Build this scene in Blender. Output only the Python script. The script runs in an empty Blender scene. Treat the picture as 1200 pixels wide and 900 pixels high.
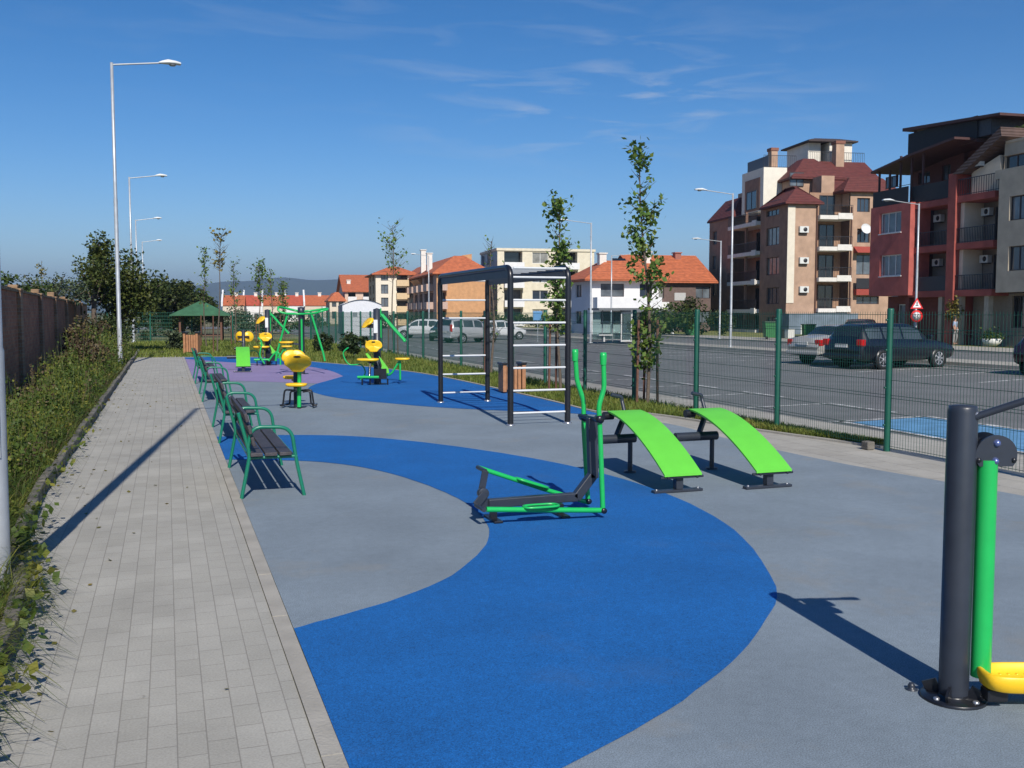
import bpy, math, random
from mathutils import Vector, Matrix
R=math.radians; rnd=random.Random(7)
scene=bpy.context.scene; COL=scene.collection
# ------------------------------------------------------------------ camera maths (photo survey)
FPX=1150.; CH=1.85; PITCH=math.atan(84/FPX); YAW=math.atan(405*math.cos(PITCH)/FPX)
_F=Vector((math.sin(YAW)*math.cos(PITCH),math.cos(YAW)*math.cos(PITCH),-math.sin(PITCH)))
_R=Vector((math.cos(YAW),-math.sin(YAW),0)); _U=_R.cross(_F)
def ray(px,py): return _F+_R*((px-600)/FPX)+_U*((450-py)/FPX)
def G(px,py,z=0.):
    r=ray(px,py); t=(z-CH)/r.z; return (r.x*t,r.y*t)
def at(px,Z):           # world xy of an image column at camera depth Z
    X=(px-600)/FPX*Z; return (X*math.cos(YAW)+Z*math.sin(YAW), -X*math.sin(YAW)+Z*math.cos(YAW))
def hgt(py,Z): return CH+(366-py)/1153.*Z
# ------------------------------------------------------------------ materials
def lin(c):
    return tuple(((x/12.92) if x<=.04045 else ((x+.055)/1.055)**2.4) for x in c)
MATS={}
def mat(name,col,rough=.6,var=.12,scale=6.,metal=0.,bump=0.,bscale=40.,spec=.5,col2=None,coat=0.,thr=None,emit=None,transm=0.):
    """principled with a noise driven colour variation; col linear rgb"""
    if name in MATS: return MATS[name]
    m=bpy.data.materials.new(name); m.use_nodes=True; MATS[name]=m
    nt=m.node_tree; b=nt.nodes['Principled BSDF']
    b.inputs['Roughness'].default_value=rough; b.inputs['Metallic'].default_value=metal
    b.inputs['Specular IOR Level'].default_value=spec; b.inputs['Coat Weight'].default_value=coat
    tc=nt.nodes.new('ShaderNodeTexCoord')
    n=nt.nodes.new('ShaderNodeTexNoise'); n.inputs['Scale'].default_value=scale; n.inputs['Detail'].default_value=5
    nt.links.new(tc.outputs['Object'],n.inputs['Vector'])
    r=nt.nodes.new('ShaderNodeValToRGB'); nt.links.new(n.outputs['Fac'],r.inputs['Fac'])
    c1=[x*(1-var) for x in col]; c2=[min(1,x*(1+var)) for x in (col2 or col)]
    r.color_ramp.elements[0].color=(*c1,1); r.color_ramp.elements[1].color=(*c2,1)
    a,bb=thr or (.3,.7); r.color_ramp.elements[0].position=a; r.color_ramp.elements[1].position=bb
    nt.links.new(r.outputs['Color'],b.inputs['Base Color'])
    if bump:
        n2=nt.nodes.new('ShaderNodeTexNoise'); n2.inputs['Scale'].default_value=bscale; n2.inputs['Detail'].default_value=4
        nt.links.new(tc.outputs['Object'],n2.inputs['Vector'])
        bp=nt.nodes.new('ShaderNodeBump'); bp.inputs['Strength'].default_value=bump; bp.inputs['Distance'].default_value=.02
        nt.links.new(n2.outputs['Fac'],bp.inputs['Height']); nt.links.new(bp.outputs['Normal'],b.inputs['Normal'])
    return m
def leafmat(name,c1,c2,c3,scale=3.,trans=.25):
    m=bpy.data.materials.new(name); m.use_nodes=True; MATS[name]=m
    nt=m.node_tree; b=nt.nodes['Principled BSDF']; b.inputs['Roughness'].default_value=.55; b.inputs['Specular IOR Level'].default_value=.3
    tc=nt.nodes.new('ShaderNodeTexCoord'); n=nt.nodes.new('ShaderNodeTexNoise'); n.inputs['Scale'].default_value=scale; n.inputs['Detail'].default_value=6; n.inputs['Roughness'].default_value=.7
    nt.links.new(tc.outputs['Object'],n.inputs['Vector'])
    r=nt.nodes.new('ShaderNodeValToRGB'); nt.links.new(n.outputs['Fac'],r.inputs['Fac'])
    r.color_ramp.elements[0].color=(*c1,1); r.color_ramp.elements[0].position=.32
    r.color_ramp.elements[1].color=(*c3,1); r.color_ramp.elements[1].position=.7
    e=r.color_ramp.elements.new(.5); e.color=(*c2,1)
    nt.links.new(r.outputs['Color'],b.inputs['Base Color'])
    t=nt.nodes.new('ShaderNodeBsdfTranslucent'); nt.links.new(r.outputs['Color'],t.inputs['Color'])
    mx=nt.nodes.new('ShaderNodeMixShader'); mx.inputs[0].default_value=trans
    nt.links.new(b.outputs[0],mx.inputs[1]); nt.links.new(t.outputs[0],mx.inputs[2])
    nt.links.new(mx.outputs[0],nt.nodes['Material Output'].inputs['Surface'])
    return m
def S(r,g,b): return lin((r/255,g/255,b/255))
# ------------------------------------------------------------------ mesh builder
class MB:
    def __init__(s): s.v=[]; s.f=[]; s.sm=[]; s.mi=[]
    def face(s,pts,smooth=False,mi=0):
        k=len(s.v); s.v+= [Vector(p) for p in pts]; s.f.append(tuple(range(k,k+len(pts)))); s.sm.append(smooth); s.mi.append(mi)
    def box(s,x0,x1,y0,y1,z0,z1,T=None,mi=0):
        p=[Vector((x,y,z)) for z in (z0,z1) for y in (y0,y1) for x in (x0,x1)]
        if T: p=[Vector(T(*q)) for q in p]
        k=len(s.v); s.v+=p
        for q in ((0,2,3,1),(4,5,7,6),(0,1,5,4),(1,3,7,5),(3,2,6,7),(2,0,4,6)):
            s.f.append(tuple(k+i for i in q)); s.sm.append(False); s.mi.append(mi)
        return s
    def bar(s,a,b,w,h,up=(0,0,1),mi=0):
        a=Vector(a);b=Vector(b);d=(b-a).normalized();u=Vector(up); r=d.cross(u)
        if r.length<1e-4: r=d.cross(Vector((1,0,0)))
        r.normalize(); u=r.cross(d)
        k=len(s.v)
        for p in (a,b):
            for (i,j) in ((-1,-1),(1,-1),(1,1),(-1,1)): s.v.append(p+r*(i*w/2)+u*(j*h/2))
        for q in ((0,1,2,3),(7,6,5,4),(0,4,5,1),(1,5,6,2),(2,6,7,3),(3,7,4,0)):
            s.f.append(tuple(k+i for i in q)); s.sm.append(False); s.mi.append(mi)
        return s
    def tube(s,path,r,seg=10,cap=True,mi=0,closed=False):
        P=[Vector(p) for p in path]; n=len(P)
        rs=r if isinstance(r,(list,tuple)) else [r]*n
        tan=[]
        for i in range(n):
            a=P[i-1] if (i>0 or closed) else P[i]; b=P[(i+1)%n] if (i<n-1 or closed) else P[i]
            tan.append((b-a).normalized())
        t=tan[0]; nrm=t.cross(Vector((0,0,1)))
        if nrm.length<1e-3: nrm=t.cross(Vector((1,0,0)))
        nrm.normalize(); k=len(s.v)
        for i in range(n):
            if i: 
                q=tan[i-1].rotation_difference(tan[i]); nrm=q@nrm
            bn=tan[i].cross(nrm)
            for j in range(seg):
                a=2*math.pi*j/seg; s.v.append(P[i]+(nrm*math.cos(a)+bn*math.sin(a))*rs[i])
        for i in range(n if closed else n-1):
            i2=(i+1)%n
            for j in range(seg):
                j2=(j+1)%seg
                s.f.append((k+i*seg+j,k+i*seg+j2,k+i2*seg+j2,k+i2*seg+j)); s.sm.append(True); s.mi.append(mi)
        if cap and not closed:
            for i,rev in ((0,True),(n-1,False)):
                ring=[s.v[k+i*seg+j].copy() for j in range(seg)]
                if rev: ring.reverse()
                s.face(ring,False,mi)
        return s
    def lathe(s,c,prof,axis=(0,0,1),seg=20,mi=0):
        """prof: list of (radius, height) along axis from c"""
        c=Vector(c); ax=Vector(axis).normalized(); a=ax.cross(Vector((0,0,1)))
        if a.length<1e-3: a=Vector((1,0,0))
        a.normalize(); b=ax.cross(a); k=len(s.v); n=len(prof)
        for (r,h) in prof:
            for j in range(seg):
                t=2*math.pi*j/seg; s.v.append(c+ax*h+(a*math.cos(t)+b*math.sin(t))*max(r,1e-4))
        for i in range(n-1):
            for j in range(seg):
                j2=(j+1)%seg
                s.f.append((k+i*seg+j,k+i*seg+j2,k+(i+1)*seg+j2,k+(i+1)*seg+j)); s.sm.append(True); s.mi.append(mi)
        return s
    def prism(s,pts,off,smooth=False,mi=0):
        """pts: 3d polygon, extruded by vector off"""
        P=[Vector(p) for p in pts]; o=Vector(off); n=len(P)
        s.face(P,False,mi); s.face([p+o for p in reversed(P)],False,mi)
        for i in range(n):
            a=P[i];b=P[(i+1)%n]; s.face([b,a,a+o,b+o],smooth,mi)
        return s
    def grid(s,pts,mi=0,smooth=True):
        k=len(s.v); nr=len(pts); nc=len(pts[0])
        for row in pts: s.v+=[Vector(p) for p in row]
        for i in range(nr-1):
            for j in range(nc-1):
                s.f.append((k+i*nc+j,k+i*nc+j+1,k+(i+1)*nc+j+1,k+(i+1)*nc+j)); s.sm.append(smooth); s.mi.append(mi)
        return s
    def build(s,name,m,parent=None,bevel=0,fix=False):
        me=bpy.data.meshes.new(name)
        off=Vector((0,0,0))
        q=parent
        while q is not None:
            off+=Vector(q.location); q=q.parent
        me.from_pydata([v-off for v in s.v],[],s.f); 
        for x in (m if isinstance(m,(list,tuple)) else [m]): me.materials.append(x)
        me.polygons.foreach_set('use_smooth',s.sm); me.polygons.foreach_set('material_index',s.mi)
        if fix:
            import bmesh
            bm=bmesh.new(); bm.from_mesh(me); bmesh.ops.recalc_face_normals(bm,faces=bm.faces); bm.to_mesh(me); bm.free()
        me.update()
        o=bpy.data.objects.new(name,me); COL.objects.link(o); o.parent=parent
        if bevel:
            md=o.modifiers.new('Bevel','BEVEL'); md.width=bevel; md.segments=2; md.limit_method='ANGLE'
        return o
def tag(o,label=None,cat=None,group=None,kind=None):
    if label: o['label']=label
    if cat: o['category']=cat
    if group: o['group']=group
    if kind: o['kind']=kind
    return o
def empty(name,loc,label,cat,group=None):
    o=bpy.data.objects.new(name,None); o.location=loc; o.empty_display_size=.2; COL.objects.link(o)
    return tag(o,label,cat,group)
def origin_to(o,loc):
    """single-mesh thing: shift its mesh so the object's origin is its base"""
    l=Vector(loc); o.data.transform(Matrix.Translation(-l)); o.location=l; return o
KIDS={}
def kids(o): return [c for c in bpy.data.objects if c.parent==o]
def copy_tree(o,parent=None):
    ch=kids(o); c=o.copy(); COL.objects.link(c); c.parent=parent
    for k in ch: copy_tree(k,c)
    return c
def dup(o,loc,rz=None,label=None,group=None,scale=None):
    c=copy_tree(o); c.location=loc; c.scale=(1,1,1)
    if rz is not None: c.rotation_euler=(0,0,rz)
    if label: c['label']=label
    if group: c['group']=group
    if scale: c.scale=(scale,)*3 if not isinstance(scale,tuple) else scale
    return c
def smooth(pts,n=6,closed=False):
    P=[Vector(p) for p in pts]; out=[]; N=len(P)
    for i in range(N if closed else N-1):
        if closed: p0,p1,p2,p3=P[i-1],P[i],P[(i+1)%N],P[(i+2)%N]
        else: p0,p1,p2,p3=P[max(0,i-1)],P[i],P[i+1],P[min(N-1,i+2)]
        for k in range(n):
            t=k/n
            out.append(.5*((2*p1)+(p2-p0)*t+(2*p0-5*p1+4*p2-p3)*t*t+(3*p1-p0-3*p2+p3)*t**3))
    if not closed: out.append(P[-1])
    return out
def fillet(pts,r,n=6):
    P=[Vector(p) for p in pts]; out=[P[0]]
    for i in range(1,len(P)-1):
        a=(P[i-1]-P[i]);b=(P[i+1]-P[i]); d=min(r,a.length*.49,b.length*.49)
        p=P[i]+a.normalized()*d; q=P[i]+b.normalized()*d
        for k in range(n+1):
            t=k/n; out.append(p*(1-t)**2+P[i]*2*t*(1-t)+q*t*t)
    out.append(P[-1]); return out
# ------------------------------------------------------------------ world, sun, camera
SUN_EL=R(38.7); SUN_AZ=R(187.0)   # azimuth clockwise from +Y of the direction towards the sun
w=bpy.data.worlds.new('World'); scene.world=w; w.use_nodes=True; nt=w.node_tree
bg=nt.nodes['Background']; bg.inputs['Strength'].default_value=.093
sky=nt.nodes.new('ShaderNodeTexSky'); sky.sky_type='NISHITA'; sky.sun_disc=False
sky.sun_elevation=SUN_EL; sky.sun_rotation=SUN_AZ; sky.altitude=60; sky.air_density=1.0; sky.dust_density=.1; sky.ozone_density=4.0
tc=nt.nodes.new('ShaderNodeTexCoord'); sep=nt.nodes.new('ShaderNodeSeparateXYZ'); nt.links.new(tc.outputs['Generated'],sep.inputs[0])
def mth(op,a=None,b=None,c=None,clamp=False):
    n=nt.nodes.new('ShaderNodeMath'); n.operation=op; n.use_clamp=clamp
    for i,x in enumerate((a,b,c)):
        if x is None: continue
        if isinstance(x,(int,float)): n.inputs[i].default_value=x
        else: nt.links.new(x,n.inputs[i])
    return n.outputs[0]
az=mth('ARCTAN2',sep.outputs[0],sep.outputs[1]); el=mth('ARCSINE',sep.outputs[2])
cmb=nt.nodes.new('ShaderNodeCombineXYZ'); nt.links.new(mth('ADD',mth('MULTIPLY',az,7.),mth('MULTIPLY',el,9.)),cmb.inputs[0]); nt.links.new(mth('MULTIPLY',el,46.),cmb.inputs[1])
n1=nt.nodes.new('ShaderNodeTexNoise'); n1.inputs['Scale'].default_value=1.0; n1.inputs['Detail'].default_value=10; n1.inputs['Roughness'].default_value=.6; n1.inputs['Distortion'].default_value=.7
nt.links.new(cmb.outputs[0],n1.inputs['Vector'])
def win(x,c,h): return mth('SUBTRACT',1.,mth('ABSOLUTE',mth('DIVIDE',mth('SUBTRACT',x,c),h)),clamp=True)
m1=mth('MULTIPLY',win(az,R(25),R(15)),win(el,R(11.5),R(4.5)))
m2=mth('MULTIPLY',win(az,R(12),R(40)),win(el,R(17),R(8)))
msk=mth('ADD',mth('MULTIPLY',m1,1.5),mth('MULTIPLY',m2,.30))
cl=mth('MULTIPLY',mth('MULTIPLY',mth('SUBTRACT',n1.outputs['Fac'],.49,clamp=True),2.0,clamp=True),msk)
cl=mth('MINIMUM',cl,.32)
# deepen blue a little (polarised clear autumn sky)
hs=nt.nodes.new('ShaderNodeHueSaturation'); hs.inputs['Saturation'].default_value=1.38; hs.inputs['Value'].default_value=.74
nt.links.new(sky.outputs[0],hs.inputs['Color'])
mx=nt.nodes.new('ShaderNodeMix'); mx.data_type='RGBA'; nt.links.new(cl,mx.inputs['Factor'])
tn=nt.nodes.new('ShaderNodeMix'); tn.data_type='RGBA'; tn.blend_type='MULTIPLY'; tn.inputs['Factor'].default_value=1; nt.links.new(hs.outputs[0],tn.inputs['A']); tn.inputs['B'].default_value=(.90,.96,1.10,1)
hq=win(el,0.,R(24)); hv=mth('ADD',1.,mth('MULTIPLY',mth('MULTIPLY',hq,hq),.55))
vm_=nt.nodes.new('ShaderNodeVectorMath'); vm_.operation='SCALE'; nt.links.new(tn.outputs['Result'],vm_.inputs[0]); nt.links.new(hv,vm_.inputs['Scale'])
nt.links.new(vm_.outputs[0],mx.inputs['A']); mx.inputs['B'].default_value=(5.6,6.0,6.6,1)
nt.links.new(mx.outputs['Result'],bg.inputs['Color'])
sd=bpy.data.lights.new('sun','SUN'); sd.energy=4.6; sd.angle=R(.5); sd.color=(1,.94,.85)
so=bpy.data.objects.new('sun',sd); COL.objects.link(so)
tosun=Vector((math.sin(SUN_AZ)*math.cos(SUN_EL),math.cos(SUN_AZ)*math.cos(SUN_EL),math.sin(SUN_EL)))
so.rotation_euler=tosun.to_track_quat('Z','Y').to_euler(); so.location=(-10,-20,30)
cd=bpy.data.cameras.new('camera'); co=bpy.data.objects.new('camera',cd); COL.objects.link(co); scene.camera=co
cd.sensor_width=36; cd.lens=FPX/1200*36; cd.clip_end=20000; cd.clip_start=.05
co.location=(0,0,CH); co.rotation_euler=(math.pi/2-PITCH,0,-YAW)
scene.view_settings.view_transform='Standard'; scene.view_settings.look='None'; scene.view_settings.exposure=.3; scene.view_settings.gamma=1
scene.render.resolution_x=1024; scene.render.resolution_y=768
scene.render.engine='CYCLES'
# ------------------------------------------------------------------ common materials
M={}
M['teal']=mat('bench_green_paint',(.007,.165,.10),.35,.08,8,coat=.2)
M['green']=mat('bright_green_paint',(.012,.42,.09),.32,.06,8,coat=.3)
M['lime']=mat('lime_board',(.13,.58,.05),.5,.05,5,bump=.25,bscale=180)
M['dark']=mat('anthracite_paint',(.026,.032,.046),.38,.12,9,coat=.15,bump=.05,bscale=200)
M['black']=mat('black_paint',(.010,.011,.015),.35,.1,9,coat=.2)
M['yellow']=mat('yellow_plastic',(.86,.52,.016),.38,.05,4)
M['galv']=mat('galvanised_steel',(.42,.44,.46),.42,.12,5,metal=.35)
M['white_tube']=mat('white_tube',(.60,.62,.63),.35,.04,8)
M['bolt']=mat('bolt_steel',(.5,.5,.52),.3,.1,8,metal=.8)
M['slat']=mat('dark_slat_wood',(.050,.045,.052),.6,.3,14,bump=.2,bscale=90)
M['wood']=mat('bin_wood',(.36,.17,.08),.6,.2,10,bump=.2,bscale=60)
M['concrete']=mat('concrete',(.34,.32,.28),.85,.16,3,bump=.3,bscale=60)
M['kerb']=mat('old_kerb',(.15,.138,.12),.9,.4,5,bump=.5,bscale=40)
M['fence']=mat('fence_green',(.006,.085,.055),.45,.1,6)
M['glass']=mat('window_glass',(.030,.045,.065),.06,.25,.6,spec=1.0)
M['glass_bright']=mat('pale_blind_glass',(.24,.24,.22),.2,.3,1.5,spec=.8)
M['glass2']=mat('dark_glass',(.014,.018,.022),.08,.25,.8,spec=.8)
M['curtain']=mat('curtained_glass',(.11,.13,.15),.15,.45,1.1,spec=.8)
M['wframe']=mat('dark_window_frame',(.045,.035,.035),.5,.1)
M['wframe_white']=mat('white_window_frame',(.62,.62,.60),.5,.05)
M['iron']=mat('iron_railing',(.018,.018,.022),.5,.1)
M['bark']=mat('bark',(.11,.085,.065),.9,.3,12,bump=.6,bscale=40)
M['stake']=mat('stake_wood',(.13,.06,.04),.8,.2,12)

M['tyre']=mat('tyre',(.012,.012,.013),.8,.1)
M['rim']=mat('alloy_rim',(.5,.5,.52),.3,.1,metal=.7)
M['paint']=mat('road_marking',(.22,.22,.215),.8,.25,4,thr=(.38,.58),col2=(.50,.50,.49))
M['blue_paint']=mat('blue_bay_paint',(.10,.25,.42),.8,.2,3)
def speckle(name,col,var=.1,fine=.25,stain=(.3,.27,.22),stf=.35,scale=.8):
    m=bpy.data.materials.new(name); m.use_nodes=True; nt=m.node_tree; b=nt.nodes['Principled BSDF']
    b.inputs['Roughness'].default_value=.82; b.inputs['Specular IOR Level'].default_value=.35
    tc=nt.nodes.new('ShaderNodeTexCoord')
    def noise(sc,det,rg=.5):
        n=nt.nodes.new('ShaderNodeTexNoise'); n.inputs['Scale'].default_value=sc; n.inputs['Detail'].default_value=det; n.inputs['Roughness'].default_value=rg
        nt.links.new(tc.outputs['Object'],n.inputs['Vector']); return n
    def rng(n,a,b2,c,d):
        mr=nt.nodes.new('ShaderNodeMapRange'); nt.links.new(n.outputs['Fac'],mr.inputs[0])
        for i,x in enumerate((a,b2,c,d)): mr.inputs[i+1].default_value=x
        return mr.outputs[0]
    big=rng(noise(.9,5,.6),.3,.7,1-var,1+var); fin=rng(noise(150,3),.3,.7,1-fine,1+fine); mid=rng(noise(14,4,.7),.3,.7,1-var*.7,1+var*.7)
    def mul(a,b2):
        n=nt.nodes.new('ShaderNodeMath'); n.operation='MULTIPLY'; nt.links.new(a,n.inputs[0]); nt.links.new(b2,n.inputs[1]); return n.outputs[0]
    k=mul(mul(big,fin),mid)
    vm=nt.nodes.new('ShaderNodeVectorMath'); vm.operation='SCALE'; vm.inputs[0].default_value=col; nt.links.new(k,vm.inputs['Scale'])
    sn=rng(noise(scale,7,.68),.56,.74,0,stf)
    mx=nt.nodes.new('ShaderNodeMix'); mx.data_type='RGBA'; nt.links.new(sn,mx.inputs['Factor']); nt.links.new(vm.outputs[0],mx.inputs['A']); mx.inputs['B'].default_value=(*stain,1)
    nt.links.new(mx.outputs['Result'],b.inputs['Base Color'])
    bp=nt.nodes.new('ShaderNodeBump'); bp.inputs['Strength'].default_value=.5; bp.inputs['Distance'].default_value=.004
    nt.links.new(noise(300,2).outputs['Fac'],bp.inputs['Height']); nt.links.new(bp.outputs['Normal'],b.inputs['Normal'])
    return m
M['asphalt']=speckle('asphalt',(.150,.152,.152),.14,.35,(.085,.086,.088),.55,.35)
M['rub_grey']=speckle('grey_rubber',(.190,.232,.270),.12,.38,(.26,.235,.19),.5)
M['rub_blue']=speckle('blue_rubber',(.007,.108,.345),.12,.46,(.05,.12,.26),.4,.7)
M['rub_purple']=speckle('purple_rubber',(.25,.20,.36),.08,.2,(.22,.2,.28),.3)
def brickmat(name,c1,c2,mortar,bw,rh,ms,axis='yx',rough=.85,bump=.4,var=.3,offset=.5):
    m=bpy.data.materials.new(name); m.use_nodes=True; nt=m.node_tree; b=nt.nodes['Principled BSDF']; b.inputs['Roughness'].default_value=rough
    tc=nt.nodes.new('ShaderNodeTexCoord'); sp=nt.nodes.new('ShaderNodeSeparateXYZ'); nt.links.new(tc.outputs['Object'],sp.inputs[0])
    cb=nt.nodes.new('ShaderNodeCombineXYZ'); idx={'x':0,'y':1,'z':2}
    nt.links.new(sp.outputs[idx[axis[0]]],cb.inputs[0]); nt.links.new(sp.outputs[idx[axis[1]]],cb.inputs[1])
    br=nt.nodes.new('ShaderNodeTexBrick'); nt.links.new(cb.outputs[0],br.inputs['Vector'])
    br.inputs['Color1'].default_value=(*c1,1); br.inputs['Color2'].default_value=(*c2,1); br.inputs['Mortar'].default_value=(*mortar,1)
    br.inputs['Scale'].default_value=1; br.inputs['Mortar Size'].default_value=ms; br.inputs['Mortar Smooth'].default_value=.3
    br.inputs['Brick Width'].default_value=bw; br.inputs['Row Height'].default_value=rh; br.offset=offset; br.inputs['Bias'].default_value=0
    n=nt.nodes.new('ShaderNodeTexNoise'); n.inputs['Scale'].default_value=1.3; n.inputs['Detail'].default_value=8; n.inputs['Roughness'].default_value=.65; nt.links.new(tc.outputs['Object'],n.inputs['Vector'])
    n3=nt.nodes.new('ShaderNodeTexNoise'); n3.inputs['Scale'].default_value=90; n3.inputs['Detail'].default_value=3; nt.links.new(tc.outputs['Object'],n3.inputs['Vector'])
    mr=nt.nodes.new('ShaderNodeMapRange'); nt.links.new(n.outputs['Fac'],mr.inputs[0]); mr.inputs[1].default_value=.3; mr.inputs[2].default_value=.7; mr.inputs[3].default_value=1-var; mr.inputs[4].default_value=1+var
    mr2=nt.nodes.new('ShaderNodeMapRange'); nt.links.new(n3.outputs['Fac'],mr2.inputs[0]); mr2.inputs[1].default_value=.3; mr2.inputs[2].default_value=.7; mr2.inputs[3].default_value=.88; mr2.inputs[4].default_value=1.12
    mm=nt.nodes.new('ShaderNodeMath'); mm.operation='MULTIPLY'; nt.links.new(mr.outputs[0],mm.inputs[0]); nt.links.new(mr2.outputs[0],mm.inputs[1])
    vm=nt.nodes.new('ShaderNodeVectorMath'); vm.operation='SCALE'; nt.links.new(br.outputs['Color'],vm.inputs[0]); nt.links.new(mm.outputs[0],vm.inputs['Scale'])
    nt.links.new(vm.outputs[0],b.inputs['Base Color'])
    bp=nt.nodes.new('ShaderNodeBump'); bp.inputs['Strength'].default_value=bump; bp.inputs['Distance'].default_value=.006; bp.invert=True
    nt.links.new(br.outputs['Fac'],bp.inputs['Height']); nt.links.new(bp.outputs['Normal'],b.inputs['Normal'])
    return m
M['paver']=brickmat('pavers',(.325,.313,.275),(.36,.347,.308),(.235,.222,.195),.24,.1225,.0032,'yx',var=.13)
M['brickwall']=brickmat('garden_wall_brick',(.27,.092,.045),(.36,.15,.075),(.24,.16,.11),.26,.085,.008,'yz',var=.35)
M['brickpier']=brickmat('garden_pier_brick',(.20,.11,.065),(.31,.18,.10),(.24,.19,.14),.26,.085,.01,'xz',var=.35)
M['slab']=brickmat('paving_slabs',(.33,.31,.27),(.37,.35,.31),(.2,.19,.17),.6,.4,.006,'yx',var=.14)
def tilemat(name,c,axis='z'):
    m=mat(name,c,.75,.22,2.5); nt=m.node_tree; b=nt.nodes['Principled BSDF']
    tc=nt.nodes.new('ShaderNodeTexCoord'); wv=nt.nodes.new('ShaderNodeTexWave'); wv.bands_direction='Z'; wv.inputs['Scale'].default_value=1.7; wv.inputs['Distortion'].default_value=.6
    nt.links.new(tc.outputs['Object'],wv.inputs['Vector']); bp=nt.nodes.new('ShaderNodeBump'); bp.inputs['Strength'].default_value=.6; bp.inputs['Distance'].default_value=.08
    nt.links.new(wv.outputs['Fac'],bp.inputs['Height']); nt.links.new(bp.outputs['Normal'],b.inputs['Normal']); return m
M['tile_orange']=tilemat('orange_roof_tiles',(.42,.115,.045)); M['tile_red']=tilemat('dark_red_roof_tiles',(.105,.022,.018)); M['tile_brown']=tilemat('brown_roof_tiles',(.09,.055,.045))
M['grass_ground']=mat('lawn_soil',(.10,.135,.03),.95,.45,2.2,bump=.8,bscale=60,col2=(.18,.18,.055))
M['terrain']=mat('terrain',(.10,.12,.045),.95,.35,.05,col2=(.2,.17,.09))
# ------------------------------------------------------------------ ground
def sheet(name,pts,z,m,kind='structure'):
    b=MB(); b.face([(x,y,z) for x,y in pts]); return tag(b.build(name,m),kind=kind)
LOT=-.25
sheet('ground',[(-9000,-3000),(9000,-3000),(9000,12000),(-9000,12000)],LOT-.02,M['terrain'])
b=MB(); b.box(-60,9.35,-30,74,LOT-.1,-.012); tag(b.build('lawn_ground',M['grass_ground']),kind='structure')
# rubber play surface, edge as surveyed
gE=[(7.32,15.57),(7.75,14.9),(7.86,14.0),(7.74,12.6),(7.72,11.4),(7.8,9.8),(8.1,7.8),(8.3,5.0),(8.4,-6)]
bE=[(2.2,42.5),(3.42,41.6),(4.2,40.2),(5.0,37.4),(5.84,34.9),(6.6,32.2),(7.2,29.2),(7.45,25.6),(7.5,21.3),(7.5,18.5),(7.42,16.6)]
def sm2(p,n=4): return [(v.x+rnd.uniform(-.004,.004),v.y+rnd.uniform(-.006,.006)) for v in smooth([(x,y,0) for x,y in p],n)]
edge=sm2(bE+gE)
sheet('rubber_play_surface',[(.66,-6),(8.4,-6)]+list(reversed(edge))+[(.66,42.5)],0.0,M['rub_grey'])
half=sm2([(.66,5.74),(.98,5.9),(1.4,6.15),(1.85,6.55),(2.28,7.2),(2.52,7.75),(2.65,8.35),(2.7,9.0),(2.66,9.65),(2.52,10.5),(2.3,11.25),(2.0,11.85),(1.5,12.35),(.66,12.75)])
outer=sm2([(.66,15.15),(1.3,15.1),(1.86,14.95),(2.45,14.65),(2.99,14.12),(3.52,13.34),(4.0,12.4),(4.4,11.4),(4.67,10.3),(4.78,9.2),(4.7,8.0),(4.42,6.85),(3.84,5.55),(3.37,4.97),(2.89,4.5),(2.4,4.12),(1.9,3.8),(1.2,3.45),(.66,3.3)])
sheet('blue_rubber_band',[(x,y) for x,y in reversed(half)]+[(.66,15.15)][:0]+list(reversed(list(reversed(outer))))[:0]+list(reversed(outer)),.004,M['rub_blue'])
low=sm2([(4.79,28.4),(4.11,26.75),(3.55,25.4),(3.2,24.0),(3.18,22.7),(3.45,21.2),(3.95,20.15),(4.53,19.1),(5.0,18.4),(5.6,17.75),(6.2,17.2),(6.8,16.7),(7.42,16.0)])
top=sm2([(4.79,28.4),(4.85,31.4),(4.4,34.4),(3.5,35.9),(2.4,37.3),(1.4,39.4),(.66,41.2)])
be=sm2(bE)
sheet('blue_rubber_field',[(.66,41.2)]+[(.66,42.5)]+[p for p in be]+[(7.42,16.0)]+list(reversed(low))+top[1:-1],.004,M['rub_blue'])
sheet('purple_rubber_field',[(.66,27.8),(1.8,27.4),(3.66,25.7)]+[p for p in reversed(low) if p[1]>25.6]+top[1:],.0035,M['rub_purple'])
# paved path
b=MB(); b.box(-1.25,.56,-4,49,-.1,0.0); tag(b.build('path',M['paver']),kind='structure')
b=MB()
for i in range(53):
    y=-4+i; b.box(.564,.655,y+.004,y+.996,-.1,.006+rnd.uniform(-.002,.003))
tag(b.build('path_edging',M['concrete']),kind='structure')
# left kerb (shifts inwards close to the lamp post)
b=MB(); kp=[(-.84,-4),(-.82,6.6),(-1.12,8.3),(-1.21,11),(-1.21,49)]
def kx(y):
    if y<-4: return -.84
    for (x0,y0),(x1,y1) in zip(kp,kp[1:]):
        if y0<=y<=y1: return x0+(x1-x0)*(y-y0)/(y1-y0)
    return -1.21
y=-4
while y<48.9:
    y2=min(y+1,49); x0=kx(y);x1=kx(y2); dx=rnd.uniform(-.012,.012); h=.13+rnd.uniform(-.012,.012)
    T=lambda u,v,z,x0=x0,x1=x1,y=y,y2=y2,dx=dx: (x0+(x1-x0)*v-.085*(1-u)+dx, y+(y2-y)*(.004+v*.992), z)
    b.box(0,1,0,1,-.1,h,T); y=y2
o=tag(b.build('kerb',M['kerb'],bevel=.012),kind='structure')
b=MB(); b.box(-1.3,.66,49.004,49.12,-.1,.03); tag(b.build('path_end_kerb',M['kerb']),kind='structure')
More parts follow.
